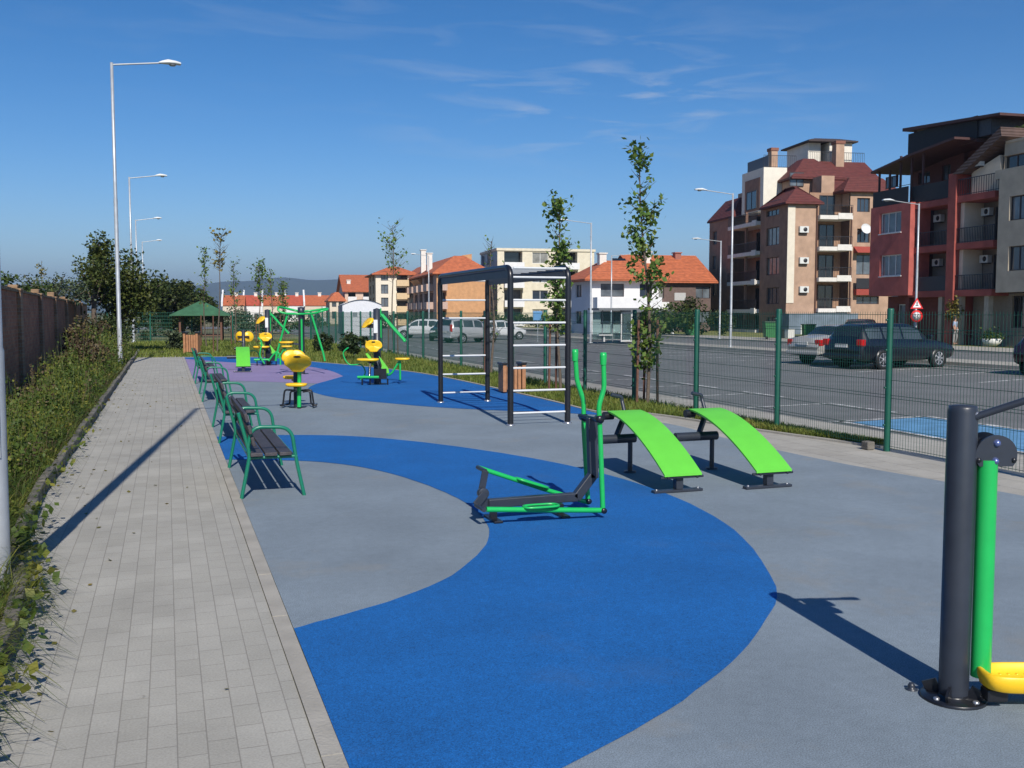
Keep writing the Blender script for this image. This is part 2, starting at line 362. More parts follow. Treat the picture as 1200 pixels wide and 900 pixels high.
# paved margin right of the rubber and its kerb
mg=[(x,y) for x,y in sm2([(7.32,15.5)]+gE[1:])]
outerE=[(9.3,-6),(9.3,10.6),(8.98,11.9),(8.62,13.6),(8.42,15.2),(8.1,16.2),(7.5,16.4)]
sheet('side_pavement',mg+outerE,-.004,M['slab'])
b=MB(); kk=[(9.2,10.9),(8.98,11.9),(8.64,13.5),(8.42,15.2),(8.1,16.25),(7.55,16.6),(7.58,19),(7.58,21.3),(7.53,25.6),(7.28,29.3),(6.68,32.3),(5.92,35.0),(5.08,37.5),(4.28,40.4),(3.4,41.8),(2.2,42.6),(.66,42.6)]
ks=sm2(kk,3)
for (x0,y0),(x1,y1) in zip(ks,ks[1:]): b.bar((x0,y0,-.02),(x1,y1,-.02),.08,.09 if y0<16.4 else .06)
tag(b.build('lawn_kerb',M['concrete']),kind='structure')
# outside the fence: concrete strip, car park, road
sheet('outer_pavement',[(9.36,-30),(11.15,-30),(11.15,22),(10.9,26),(9.9,28.4),(9.36,29)],LOT+.004+.1,M['slab'])
b=MB(); b.box(9.36,11.3,-30,74,LOT-.1,LOT+.1); tag(b.build('outer_kerb',M['concrete']),kind='structure')
sheet('car_park',[(11.3,-40),(29.5,-40),(29.5,130),(11.3,130)],LOT+.0,M['asphalt'])
b=MB(); b.box(29.5,31.6,-40,130,LOT-.1,LOT+.13); tag(b.build('street_island',M['concrete']),kind='structure')
sheet('road',[(31.6,-40),(39.5,-40),(39.5,150),(31.6,150)],LOT+.0,M['asphalt'])
b=MB(); b.box(39.5,44,-40,150,LOT-.1,LOT+.13); tag(b.build('far_pavement',M['slab']),kind='structure')
sheet('verge',[(44,-40),(140,-40),(140,150),(44,150)],LOT+.02,M['grass_ground'])
sheet('car_park_far',[(-20,130),(39.5,130),(39.5,150),(-20,150)],LOT-.004,M['asphalt'])
b=MB(); h75=R(75); dx,dy=math.sin(h75),math.cos(h75)
def pline(x,y,l,a,wd=.12):
    u=Vector((math.sin(a),math.cos(a),0)); n=Vector((u.y,-u.x,0))*wd/2; p=Vector((x,y,LOT+.006)); q=p+u*l
    b.face([p-n,q-n,q+n,p+n])
for i in range(-6,16): pline(22.9,28.5+i*2.75,6.1,h75)
for i in range(-1,18): pline(14.4,13.0+i*3.6,2.3,0)
for y in (15.6,18.6,21.6,24.6,27.6,30.6,33.6,36.6,39.6): pline(11.9,y,2.4,R(84),.1)
tag(b.build('parking_lines',M['paint']),kind='structure')
sheet('blue_parking_bay',[(12.2,15.45),(14.3,15.75),(14.35,10),(11.9,9.6)],LOT+.004,M['blue_paint'])
b=MB(); pline(12.0,9.5,6.2,R(2)); b.face([(14.4,9.9,LOT+.008),(14.5,9.9,LOT+.008),(14.5,16,LOT+.008),(14.4,16,LOT+.008)]); tag(b.build('blue_bay_lines',M['paint']),kind='structure')
# hills
b=MB(); rows=[]
def ridge(px): return 330+ (3*math.sin(px*.011)+2.2*math.sin(px*.031+1)+1.2*math.sin(px*.09))
D=5200.
hp=[]
for i in range(161):
    px=-300+i*12; x,y=at(px,D); top_=hgt(ridge(px) if px<560 else ridge(px)+ (px-560)*.03,D); hp.append((x,y,top_))
d_=Vector((math.sin(YAW),math.cos(YAW),0))
g=[]
for (x,y,t) in hp:
    col=[]
    for k in range(9):
        f=k/8; off=-900+f*900; z=t*(f**.7)+ (8*math.sin(x*.01+k) if 0<k<8 else 0)
        col.append((x+d_.x*off,y+d_.y*off,max(z,-1) if k else -2))
    col.append((x+d_.x*900,y+d_.y*900,-2)); g.append(col)
b.grid(g); tag(b.build('hills',mat('hill_forest',(.045,.065,.045),.95,.3,.004),fix=True),kind='structure')

# ------------------------------------------------------------------ benches
def make_bench(L=2.15):
    t=empty('park_bench',(0,0,0),'','bench','green benches along the path')
    for y in (.04,L-.04):
        b=MB()
        b.tube(fillet([(0,y,0),(.085,y,.42),(.075,y,.50),(-.015,y,.86)],.05,5),.019,10)
        b.tube(fillet([(.07,y,.50),(.11,y,.715),(.50,y,.70),(.53,y,.42),(.615,y,0)],.17,8),.019,10)
        b.tube([(.075,y,.405),(.55,y,.405)],.017,8)
        b.build('side_frame',M['teal'],t)
    for y in (L/2,):
        b=MB(); b.tube([(.53,.04,.40),(.53,L-.04,.40)],.012,6); b.tube([(.085,.04,.40),(.085,L-.04,.40)],.012,6); b.build('stretcher',M['teal'],t)
    for i,x in enumerate((.15,.29,.43)):
        b=MB(); b.box(x-.06,x+.06,-.03,L+.03,.425,.46); b.build('seat_slat',M['slat'],t,bevel=.005)
    for i,(x,z) in enumerate(((.075,.57),(.045,.69),(.015,.81))):
        b=MB(); T=lambda u,v,w,x=x,z=z:(x+.028+u*.97+w*-.24,v,z+w*.97+u*.24); b.box(0,.032,-.03,L+.03,-.045,.045,T); b.build('back_slat',M['slat'],t,bevel=.005)
    return t
bench=make_bench(); bench.location=(.66,9.95,0)
bench['label']='green framed bench nearest the camera on the grey rubber, casting a slatted shadow'
for y,l in ((14.35,'second green bench from the camera, where the blue band meets the path'),(21.2,'third green bench from the camera beside the grey paved path'),(26.7,'farthest green bench by the purple rubber, beyond three others')):
    dup(bench,(.66,y,0),label=l)
# ------------------------------------------------------------------ street lamps
def make_lamp(H=10.25,arm=2.15,white=False):
    t=empty('street_lamp',(0,0,0),'','street lamp','street lamps beside the path')
    b=MB(); b.lathe((0,0,0),[(.075,0),(.075,1.6),(.068,1.62),(.066,H*.55),(.058,H*.56),(.05,H-.05),(.0,H-.04)],seg=14); b.build('pole',M['galv'],t)
    b=MB(); b.lathe((0,0,0),[(.14,-.02),(.14,.02),(.09,.03),(.09,.1)],seg=14); b.build('base_flange',M['galv'],t)
    b=MB(); b.box(-.04,.045,-.078,-.06,.9,1.3); b.build('service_door',M['galv'],t)
    b=MB(); b.tube([(0,0,H-.12),(arm*.74,0,H+.12)],.03,8); b.build('arm',M['galv'],t)
    b=MB(); hx=arm*.7
    secs=[(0,.05,.04,.12),(.12,.10,.10,.13),(.3,.15,.15,.15),(.55,.15,.12,.15),(.72,.11,.08,.14)]
    g=[]
    for (x,wd,ht,zc) in secs:
        g.append([(hx+x,math.cos(a)*wd,H+zc+math.sin(a)*ht*(.8 if math.sin(a)>0 else .35)) for a in [2*math.pi*k/12 for k in range(13)]])
    b.grid(g); b.face(g[0][:-1]); b.face(list(reversed(g[-1][:-1]))); hd=b.build('lamp_head',mat('lamp_head_white',(.62,.64,.64),.4,.05),t,fix=True)
    b=MB(); b.lathe((hx+.45,0,H+.11),[(0,-.07),(.1,-.05),(.12,0)],seg=12); b.build('lens',mat('lamp_lens',(.25,.26,.27),.2,.05),hd)
    return t
lamp=make_lamp(); l0=G(-1,692); lamp.location=(l0[0]-.0,l0[1],0); lamp.rotation_euler=(0,R(.35),0)
lamp['label']='tall grey street lamp at the left edge, nearest the camera, its pole standing in weeds'
def lampat(px,Z,l,**k):
    x,y=at(px,Z); return dup(lamp,(x,y,k.get('z',0)),k.get('rz',0),l,scale=k.get('s'))
L1=lampat(140.5,33.6,'tall street lamp with its whole arm and head above the kerb, left of the path'); L1.rotation_euler=(0,0,R(8)); L1.scale=(1,1,1.0)
lampat(157,61.5,'second smaller street lamp just beyond the round leafy tree').rotation_euler=(0,0,R(6))
lampat(163,89.5,'third street lamp in the row, seen behind the leafy tree')
lampat(170,117,'farthest street lamp of the left row, only its head above the tree')
def farlamp(px,Z,H,l,rz=math.pi,s=None):
    x,y=at(px,Z); o=dup(lamp,(x,y,LOT+.13),rz,l,'street lamps along the road',scale=(1,1,(H/10.3))); o.rotation_euler=(0,0,rz); return o
farlamp(856,56,hgt(228,56)+.2,'street lamp in front of the brick apartment building, taller of the pair',math.pi+R(-12))
farlamp(843,74,hgt(283,74)+.2,'shorter looking street lamp beside the left edge of the brick apartments',math.pi-R(12))
farlamp(692,64,hgt(262,64)+.2,'street lamp standing beside the glass bus shelter',math.pi-R(10))
farlamp(1072,56,hgt(240,56)+.2,'street lamp in front of the red building carrying two traffic signs',math.pi-R(10))
farlamp(716,84,hgt(300,84)+.2,'thin distant street lamp before the white house with orange roof',R(-10))
farlamp(503,120,hgt(300,120)+.2,'far street lamp above the cars, left of the climbing frame',math.pi)

# ------------------------------------------------------------------ equipment helpers
def bolts(b,pts,ax,r=.014):
    for p in pts: b.lathe(p,[(0,.012),(r*.7,.012),(r,.006),(r,0)],axis=ax,seg=8)
# monkey bar climbing frame
t=empty('climbing_frame',(5.76,17.2,0),'tall black climbing frame with white rungs at both ends','climbing frame')
X0,X1,Y0,Y1,HH=5.27,6.28,15.08,19.42,2.58
for x in (X0,X1):
    b=MB(); b.tube(fillet([(x,Y0,0),(x,Y0,HH),(x,Y1,HH),(x,Y1,0)],.2,8),.05,14); b.build('post_hoop',M['black'],t)
    b=MB(); b.box(x-.012,x+.012,Y0+.12,Y1-.12,HH-.17,HH-.045); b.build('side_plate',mat('grey_plate',(.10,.105,.115),.5,.1),t)
    for y in (Y0,Y1):
        b=MB(); b.lathe((x,y,0),[(.0,.03),(.055,.03),(.075,.012),(.075,0.001)],seg=12); b.build('foot_cap',M['bolt'],t)
for z in (.2,.57,.94,1.31,1.68,2.05,2.42,2.57):
    b=MB(); b.tube([(X0+.045,Y0,z),(X1-.045,Y0,z)],.018,8); b.build('rung',M['white_tube'],t)
for z in (.2,.58,.96,1.73,2.1,2.5):
    b=MB(); b.tube([(X0+.045,Y1,z),(X1-.045,Y1,z)],.018,8); b.build('rung',M['white_tube'],t)
for i in range(9):
    y=Y0+.5+i*.42; b=MB(); b.tube([(X0+.045,y,HH),(X1-.045,y,HH)],.02,8); b.build('overhead_rung',M['white_tube'],t)
# sit-up boards
def make_board():
    t=empty('sit_up_board',(0,0,0),'','sit-up board','bright green sit-up boards')
    # curved board from low end (y=-.35) to the high end (y=1.1)
    b=MB(); n=16; top=[];bot=[]
    for i in range(n+1):
        f=i/n; y=-.35+1.6*f; z=.18+.50*(1-(1-f)**1.75); xo=.10*f
        top.append((xo,y,z))
    W=.43
    pts=[[(x-W/2,y,z),(x-W/2,y,z+.022),(x+W/2,y,z+.022),(x+W/2,y,z),(x-W/2,y,z)] for x,y,z in top]
    b.grid(pts,smooth=False); b.face([p for p in pts[0][:-1]]); b.face(list(reversed(pts[-1][:-1])))
    b.build('board',M['lime'],t,fix=True,bevel=.004)
    b=MB()
    for sx in (-1,1): b.tube([(x+sx*(W/2-.05),y,z-.018) for x,y,z in top],.016,8)
    b.tube([(top[0][0]-W/2-.03,top[0][1]+.03,.165),(top[0][0]+W/2+.03,top[0][1]+.03,.165)],.014,8)
    b.build('board_rails',M['dark'],t)
    b=MB(); b.box(-.04,.04,-.28,-.20,.03,.18); b.box(-.30,.26,-.30,-.22,.004,.03); b.build('front_foot',M['galv'] if 0 else M['dark'],t,bevel=.004)
    b=MB(); bolts(b,[(-.26,-.26,.03),(.22,-.26,.03)],(0,0,1)); b.build('foot_bolts',M['bolt'],t)
    b=MB(); b.tube([(-.42,1.02,.40),(.13,1.02,.40)],.052,14); b.build('cross_beam',M['dark'],t)
    b=MB(); b.tube([(.07,1.02,.38),(.07,1.02,0)],.028,10); b.lathe((.07,1.02,0),[(.0,.02),(.07,.02),(.07,0)],seg=12); b.build('rear_leg',M['dark'],t)
    b=MB(); b.bar((-.12,1.02,.40),(.06,1.16,.64),.05,.05); b.build('strut',M['dark'],t)
    b=MB(); b.tube([(-.17,1.24,.645),(-.05,1.24,.645)],.048,12); b.tube([(.22,1.24,.645),(.30,1.24,.645)],.048,12); b.build('foot_roller',M['black'],t)
    b=MB(); b.tube(fillet([(.12,1.25,.62),(.12,1.35,.80),(.115,1.35,.85),(-.02,1.35,.88)],.07,6),.022,8); b.build('hand_rail',M['dark'],t)
    return t
bd=make_board(); bd.location=(4.95,9.15,0); bd['label']='nearer left green sit-up board beside the elliptical trainer'
dup(bd,(5.97,9.05,0),label='right-hand green sit-up board next to the fence side kerb')
o=dup(bd,(2.2,31.6,0),label='far green sit-up board standing on the purple rubber'); o.scale=(.98,1,1.05)
# elliptical trainer
def E_(px,py,y):
    r=ray(px,py); k=y/r.y; return Vector((r.x*k,y,CH+r.z*k))
t=empty('elliptical_trainer',(3.1,8.2,0),'green and black elliptical trainer standing on the blue rubber','exercise machine')
YN,YM,YF=7.95,8.2,8.45
def tb(name,pts,r,m,fr=.05,seg=10):
    b=MB(); b.tube(fillet(pts,fr,5) if len(pts)>2 else pts,r,seg); return b.build(name,m,t)
b=MB(); b.bar(E_(572,590,YM),E_(676,582,YM),.075,.08); b.bar(E_(674,584,YM),E_(695,556,YM),.075,.085); b.bar(E_(695,560,YM),E_(693,489,YM),.075,.085); b.build('main_beam',M['dark'],t,bevel=.008)
b=MB(); 
for px,y2 in ((578,606),(656,600)):
    p=E_(px,590,YM); b.bar((p.x,YM,0.0),(p.x,YM,p.z),.05,.06); b.bar((p.x,YM-.16,.015),(p.x,YM+.16,.015),.08,.02)
b.build('floor_mount',M['black'],t,bevel=.004)
tb('far_pedal_arm' if 0 else 'pedal_arm',[E_(561,548,YF),E_(640,574,YF),E_(690,589,YF)],.022,M['green'])
tb('pedal_arm',[E_(570,597,YN),E_(706,598,YN)],.024,M['green'])
for (ax,ay,bx,by,cx_,cy_,Y) in ((680,412,684,465,689,588,YF),(707,417,701,490,707,598,YN)):
    P=[E_(ax if Y==YN else 674,ay if Y==YN else 413,Y),E_(708 if Y==YN else 676,455 if Y==YN else 446,Y),E_(701.5 if Y==YN else 684,476 if Y==YN else 470,Y),E_(703 if Y==YN else 684,500,Y),E_(706.5 if Y==YN else 689,598 if Y==YN else 586,Y)]
    h=tb('handle_arm',P,.023,M['green'],.05)
    b=MB(); b.lathe(P[0],[(.0,.03),(.028,.03),(.032,0),(.028,-.08)],seg=10); b.build('hand_grip',M['green'],h)
b=MB(); 
for Y,px,py in ((YN,702,491),(YF,684,489)): 
    p=E_(px,py,Y); b.lathe((p.x,Y-.04,p.z),[(0,0),(.035,0),(.035,.08),(0,.08)],axis=(0,1,0),seg=12)
p=E_(692,490,YM); b.tube([(p.x,YN,p.z),(p.x,YF,p.z)],.02,8)
for Y,px,py in ((YN,706.5,598),(YF,689,587)):
    p=E_(px,py,Y); b.lathe((p.x,Y-.035,p.z),[(0,0),(.026,0),(.026,.07),(0,.07)],axis=(0,1,0),seg=12)
b.build('pivot',M['black'],t)
# crank at the left end
b=MB(); c=E_(566,578,YM); pn=E_(566,597,YN); pf=E_(561,548,YF)
b.lathe((c.x,YM-.03,c.z),[(0,0),(.05,0),(.05,.06),(0,.06)],axis=(0,1,0),seg=14)
b.bar((c.x,YM-.05,c.z),(pn.x,YM-.05,pn.z),.02,.07); b.tube([(pn.x,YM-.05,pn.z),(pn.x,YN-.03,pn.z)],.02,8)
b.bar((c.x,YM+.05,c.z),(pf.x,YM+.05,pf.z),.02,.06); b.tube([(pf.x,YM+.05,pf.z),(pf.x,YF+.03,pf.z)],.02,8)
b.bar((c.x,YM,c.z+.03),(c.x,YM,c.z-.14),.05,.07)
b.build('crank',M['dark'],t,bevel=.003)
for Y,(px,py),sl in ((YN,(634,597.5),(0)),(YF,(622,570),-.33)):
    p=E_(px,py,Y); ax=Vector((math.cos(sl),0,math.sin(sl))); up=Vector((-ax.z,0,ax.x))
    b=MB(); 
    rim=[]
    for k in range(20):
        a=2*math.pi*k/20; ca=abs(math.cos(a))**.6*math.copysign(1,math.cos(a)); sa=abs(math.sin(a))**.6*math.copysign(1,math.sin(a))
        rim.append(p+ax*(ca*.16)+Vector((0,sa*.065,0))+up*.035)
    b.tube(rim,.012,6,closed=True); b.prism([q-up*.012 for q in rim],up*.008); pd=b.build('foot_pedal',[M['green']],t,fix=True)
    b=MB(); b.prism([p+(q-p)*.8 for q in rim],up*.006); b.build('pedal_pad',M['black'],pd,fix=True)
# near right air walker
bx,by=G(1117,818); t=empty('air_walker',(bx,by,0),'dark post exercise machine with green swing tube and yellow footplate at the right edge','exercise machine')
def Ew(px,py,Z):
    x,y=at(px,Z)
    r=ray(px,py); k=Z/(r.dot(Vector((math.sin(YAW),math.cos(YAW),0)))); return Vector((r.x*k,r.y*k,CH+r.z*k))
Zp=Vector((bx,by,0)).dot(Vector((math.sin(YAW),math.cos(YAW),0)))
b=MB(); b.lathe((bx,by,0),[(.068,0),(.068,1.385),(.064,1.4),(.062,1.412),(0,1.418)],seg=28); b.build('post',M['dark'],t)
b=MB(); b.lathe((bx,by,0),[(.15,0),(.15,.012),(.145,.016),(.07,.018),(.07,.03)],seg=28)
for a in range(4):
    an=a*math.pi/2+.6; b.bar((bx+.068*math.cos(an),by+.068*math.sin(an),.05),(bx+.13*math.cos(an),by+.13*math.sin(an),.02),.012,.07)
b.build('base_plate',M['black'],t)
b=MB(); bolts(b,[(bx+.12*math.cos(a),by+.12*math.sin(a),.016) for a in (.2,1.8,3.3,4.9)],(0,0,1),.016); b.build('base_bolts',M['bolt'],t)
b=MB(); p0=Ew(1139,489,Zp-.02); p1=p0+_R*.50-Vector((math.sin(YAW),math.cos(YAW),0))*.28+Vector((0,0,.235)); p2=p1+Vector((.02,-.02,-.85))
b.tube([p0+Vector((-.03,0,-.01)),p1],.017,12); b.lathe(p1,[(.021,-.12),(.023,0),(.015,.012),(0,.014)],axis=(p1-p0),seg=12); h=b.build('handle_bar',M['dark'],t)
b=MB(); b.lathe(Ew(1145,486,Zp-.05),[(0,.012),(.012,.01),(.014,0)],axis=(-.3,-1,.1),seg=10); b.build('bolt',M['bolt'],h)
vw=Vector((math.sin(YAW),math.cos(YAW),0)); rt=_R
def disc(name,px,py,Z,r,th,m,flat=True):
    """D shaped bearing plate facing the camera side"""
    c=Ew(px,py,Z); pts=[]
    for k in range(25):
        a=math.pi*k/24-.05+.1*k/24; pts.append(c+rt*(r*math.cos(a))+Vector((0,0,r*.95*math.sin(a))))
    pts+= [c-rt*(r*.98)+Vector((0,0,-.03)),c-rt*(r*.8)+Vector((0,0,-.055)),c+rt*(r*.8)+Vector((0,0,-.055)),c+rt*(r*.98)+Vector((0,0,-.03))]
    b=MB(); b.prism(pts,vw*th); o=b.build(name,m,t,fix=True,bevel=.004)
    return c,o
Zf=Zp-.05
c,pl=disc('bearing_plate',1168,533,Zf,.097,.012,M['dark'])
b=MB()
for dx,dz in ((-.0,.055),(-.005,-.03)): b.lathe(c+rt*dx+Vector((0,0,dz)),[(.0,.016),(.012,.014),(.016,.004),(.018,0)],axis=-vw,seg=12)
b.build('bolt',mat('blue_plated_bolt',(.2,.25,.5),.25,.1,8,metal=.7),pl)
b=MB()
for dx,dz in ((-.082,-.025),(.082,-.025)): b.lathe(c+rt*dx+Vector((0,0,dz)),[(.0,.008),(.010,.007),(.012,0)],axis=-vw,seg=12)
b.build('rivet',M['black'],pl)
c2,pl2=disc('bearing_plate',1153,527,Zp+.09,.09,.012,M['dark'])
b=MB(); b.tube([c+Vector((0,0,.0))+vw*.01,c2+vw*.0],.055,18); b.tube([c2+Vector((0,0,-.01))-vw*.06,Vector((bx,by,c2.z-.02))],.05,16); b.build('bearing_housing',M['black'],t)
zt=c.z-.045; tb_=Ew(1148,790,Zf+.0); 
b=MB(); s0=Ew(1157,546,Zf+.03); s1=Ew(1149,792,Zf+.03); b.tube([s0+Vector((0,0,.03)),s1],.046,20); b.build('swing_tube',M['green'],t)
q0=s1+Vector((0,0,.02)); 
b=MB(); b.tube(smooth([s1+rt*.05+Vector((0,0,-.075)),s1+rt*.2+Vector((0,0,-.06)),s1+rt*.42+Vector((0,0,-.01)),s1+rt*.6+Vector((0,0,.05))],6),.016,10); b.build('cross_tube',M['green'],t)
b=MB(); 
c3=Ew(1208,798,Zf-.05)
rim=[]
for k in range(28):
    a=2*math.pi*k/28; ca=abs(math.cos(a))**.55*math.copysign(1,math.cos(a)); sa=abs(math.sin(a))**.55*math.copysign(1,math.sin(a))
    rim.append(rt*(ca*.235)+vw*(sa*.105))
rings=[]
for (s_,z) in ((.0,-.03),(.82,-.03),(.95,-.02),(1.0,.02),(1.0,.05),(.95,.055),(.9,.05),(.88,.015),(.0,.012)): rings.append([c3+q*s_+Vector((0,0,z)) for q in rim+[rim[0]]])
b.grid(rings); fp=b.build('footplate',M['yellow'],t,fix=True)
b=MB()
for i in range(9):
    for j in range(3): b.lathe(c3+rt*(-.16+i*.04)+vw*(-.05+j*.05)+Vector((0,0,.012)),[(.008,0),(.007,.005),(0,.006)],seg=6)
b.build('grip_studs',M['yellow'],fp)
b=MB(); b.box(-.05,.05,-.04,.04,-.09,-.03,lambda u,v,z:tuple(c3-rt*.17+rt*u+vw*v+Vector((0,0,z)))); b.build('footplate_bracket',M['black'],t,bevel=.01)
# second handle: low rail on the far side whose shadow falls left
b=MB(); b.tube(fillet([(bx+.03,by-.06,.5),(bx+.1,by-.25,.62),(bx+.12,by-.3,.95),(bx-.02,by-.3,1.0)],.08,5),.014,8); 
# weather stone
b2=MB(); b2.lathe(G(1068,808)+(.0,),[(.0,.035),(.012,.034),(.018,.02),(.016,.008),(.03,.004),(.03,.0)],seg=10); o=b2.build('anchor_bolt',M['dark']); x_,y_=G(1068,808); origin_to(o,(x_,y_,0)); tag(o,'small loose anchor bolt on the grey rubber beside the dark post','bolt')

# exercise stations with yellow seats and backs
def shell(b,c,wd,ht,th,face,mi=0,tilt=0.):
    """rounded moulded back: c centre, face = unit horizontal facing dir"""
    f=Vector(face).normalized(); s=Vector((f.y,-f.x,0)); up=Vector((0,0,1))
    up=(up*math.cos(tilt)-f*math.sin(tilt)).normalized(); c=Vector(c)
    prof=[(-.44,-.46),(-.30,-.5),(.30,-.5),(.44,-.46),(.66,-.28),(.97,-.12),(1.0,.1),(.86,.32),(.5,.48),(.12,.5),(0,.47),(-.12,.5),(-.5,.48),(-.86,.32),(-1.0,.1),(-.97,-.12),(-.66,-.28)]
    pr=[(v.x,v.y) for v in smooth([(x*.5,y,0) for x,y in prof],3,True)]
    rings=[]
    for (k,d) in ((0,.0),(.85,.005),(.97,.0),(1,-.3),(.97,-.6),(.85,-.8),(0,-1.)):
        rings.append([c+s*(x*wd*k)+up*(y*ht*k)+f*(d*th)-f*(x*x*.18*wd) for x,y in pr+[pr[0]]])
    b.grid(rings,mi=mi)
def seat(b,c,lx,ly,th):
    c=Vector(c); rim=[]
    for k in range(20):
        a=2*math.pi*k/20; rim.append(Vector((abs(math.cos(a))**.6*math.copysign(lx/2,math.cos(a)),abs(math.sin(a))**.6*math.copysign(ly/2,math.sin(a)),0)))
    rings=[[c+q*s_+Vector((0,0,z*th)) for q in rim+[rim[0]]] for s_,z in ((0,-.9),(.8,-1),(1,-.6),(1,-.1),(.92,0.05),(.7,-.15),(0,-.25))]
    b.grid(rings)
def part(fn,name,m,t,**k):
    b=MB(); fn(b); return b.build(name,m,t,fix=True,**k)
def slot(c,f,w_=.07,h_=.03):
    f=Vector(f).normalized(); s=Vector((f.y,-f.x,0)); c=Vector(c); b=MB()
    b.prism([c+s*(w_*math.cos(a))+Vector((0,0,h_*math.sin(a)*.6)) for a in [2*math.pi*k/12 for k in range(12)]],f*.008); return b
def make_A():
    t=empty('leg_press_station',(0,0,0),'back-to-back leg trainer with yellow seats in front of the green beamed machine','exercise machine')
    part(lambda b:b.lathe((-.05,.12,0),[(.07,0),(.07,1.02),(.0,1.03)],seg=16),'post',M['dark'],t)
    part(lambda b:b.lathe((-.05,.12,0),[(.17,0.001),(.17,.015),(.0,.02)],seg=18),'base_plate',M['black'],t)
    part(lambda b:b.tube(fillet([(.04,-.14,.03),(.05,-.12,.62),(.05,-.16,.9)],.1,4),.04,12),'lever_tube',M['green'],t)
    bk=part(lambda b:shell(b,(.04,-.24,.885),.52,.34,.05,(0,-1,0)),'backrest',M['yellow'],t); slot((.04,-.25,1.005),(0,-1,0)).build('grip_slot',M['black'],bk)
    part(lambda b:shell(b,(-.16,.34,.95),.46,.33,.05,(-.3,1,0)),'backrest',M['yellow'],t)
    part(lambda b:seat(b,(.03,-.30,.50),.40,.26,.06),'seat',M['yellow'],t)
    part(lambda b:seat(b,(-.2,.36,.60),.34,.3,.06),'seat',M['yellow'],t)
    part(lambda b:(b.bar((0,-.02,.42),(.02,-.36,.43),.05,.05),b.bar((-.05,.12,.5),(-.2,.42,.53),.05,.05)),'seat_support',M['black'],t)
    for sx in (-1,1):
        part(lambda b:(b.tube(fillet([(sx*.05,-.02,.34),(sx*.26,-.02,.36),(sx*.30,-.02,.06),(sx*.36,-.02,.05)],.06,4),.018,8),
                       b.tube(fillet([(sx*.05,.16,.30),(sx*.19,.16,.32),(sx*.21,.16,.06),(sx*.28,.16,.05)],.06,4),.018,8)),'foot_pedal_frame',M['black'],t)
    part(lambda b:b.tube([(.3,-.1,.05),(.3,.25,.05)],.02,8),'foot_peg',M['black'],t)
    part(lambda b:b.tube([(-.3,-.1,.05),(-.3,.25,.05)],.02,8),'foot_peg',M['black'],t)
    return t
A=make_A(); A.location=(*G(350,478),0); A.rotation_euler=(0,0,-YAW)
def make_B():
    """green pull frame with high curved arms"""
    t=empty('pull_down_station',(0,0,0),'tall machine with wide green curved arms on a dark post','exercise machine')
    part(lambda b:b.lathe((0,0,0),[(.09,0),(.09,1.78),(.1,1.79),(.1,2.0),(0,2.02)],seg=18),'post',M['dark'],t)
    part(lambda b:b.tube([(.03,-.1,.3),(.03,-.1,1.65)],.03,10),'guide_tube',M['green'],t)
    part(lambda b:b.tube(smooth([(-.62,-.25,2.0),(-.6,-.3,1.9),(-.42,-.28,1.82),(0,-.12,1.80),(.42,-.28,1.82),(.66,-.3,1.88),(.82,-.2,1.93)],5),.034,10),'arm_beam',M['green'],t)
    part(lambda b:b.tube(smooth([(-.62,-.25,2.0),(-.5,.05,1.98),(-.2,.2,1.9),(0,.12,1.88),(.3,.2,1.9),(.75,.1,1.96),(.82,-.2,1.93)],5),.034,10),'arm_beam',M['green'],t)
    for sx,yy in ((-1,-.2),(1,-.25)):
        part(lambda b:b.tube(fillet([(sx*.36,yy,1.80),(sx*.70,yy,.62),(sx*.74,yy,.40)],.1,4),.032,10),'swing_tube',M['green'],t)
    part(lambda b:b.tube(smooth([(-.95,-.2,.4),(-.78,-.2,.62),(-.66,-.2,.66),(-.6,-.2,.45),(-.6,-.2,.28)],5),.026,8),'leg_rest',M['green'],t)
    part(lambda b:seat(b,(-.42,-.15,.98),.42,.3,.06),'seat',M['yellow'],t)
    part(lambda b:b.bar((-.42,-.1,.94),(0,0,.88),.06,.05),'seat_support',M['dark'],t)
    part(lambda b:b.lathe((0,0,0),[(.2,0.001),(.2,.015),(.0,.02)],seg=18),'base_plate',M['black'],t)
    return t
B=make_B(); B.location=(*at(353.5,29.5),0); B.rotation_euler=(0,0,-YAW)
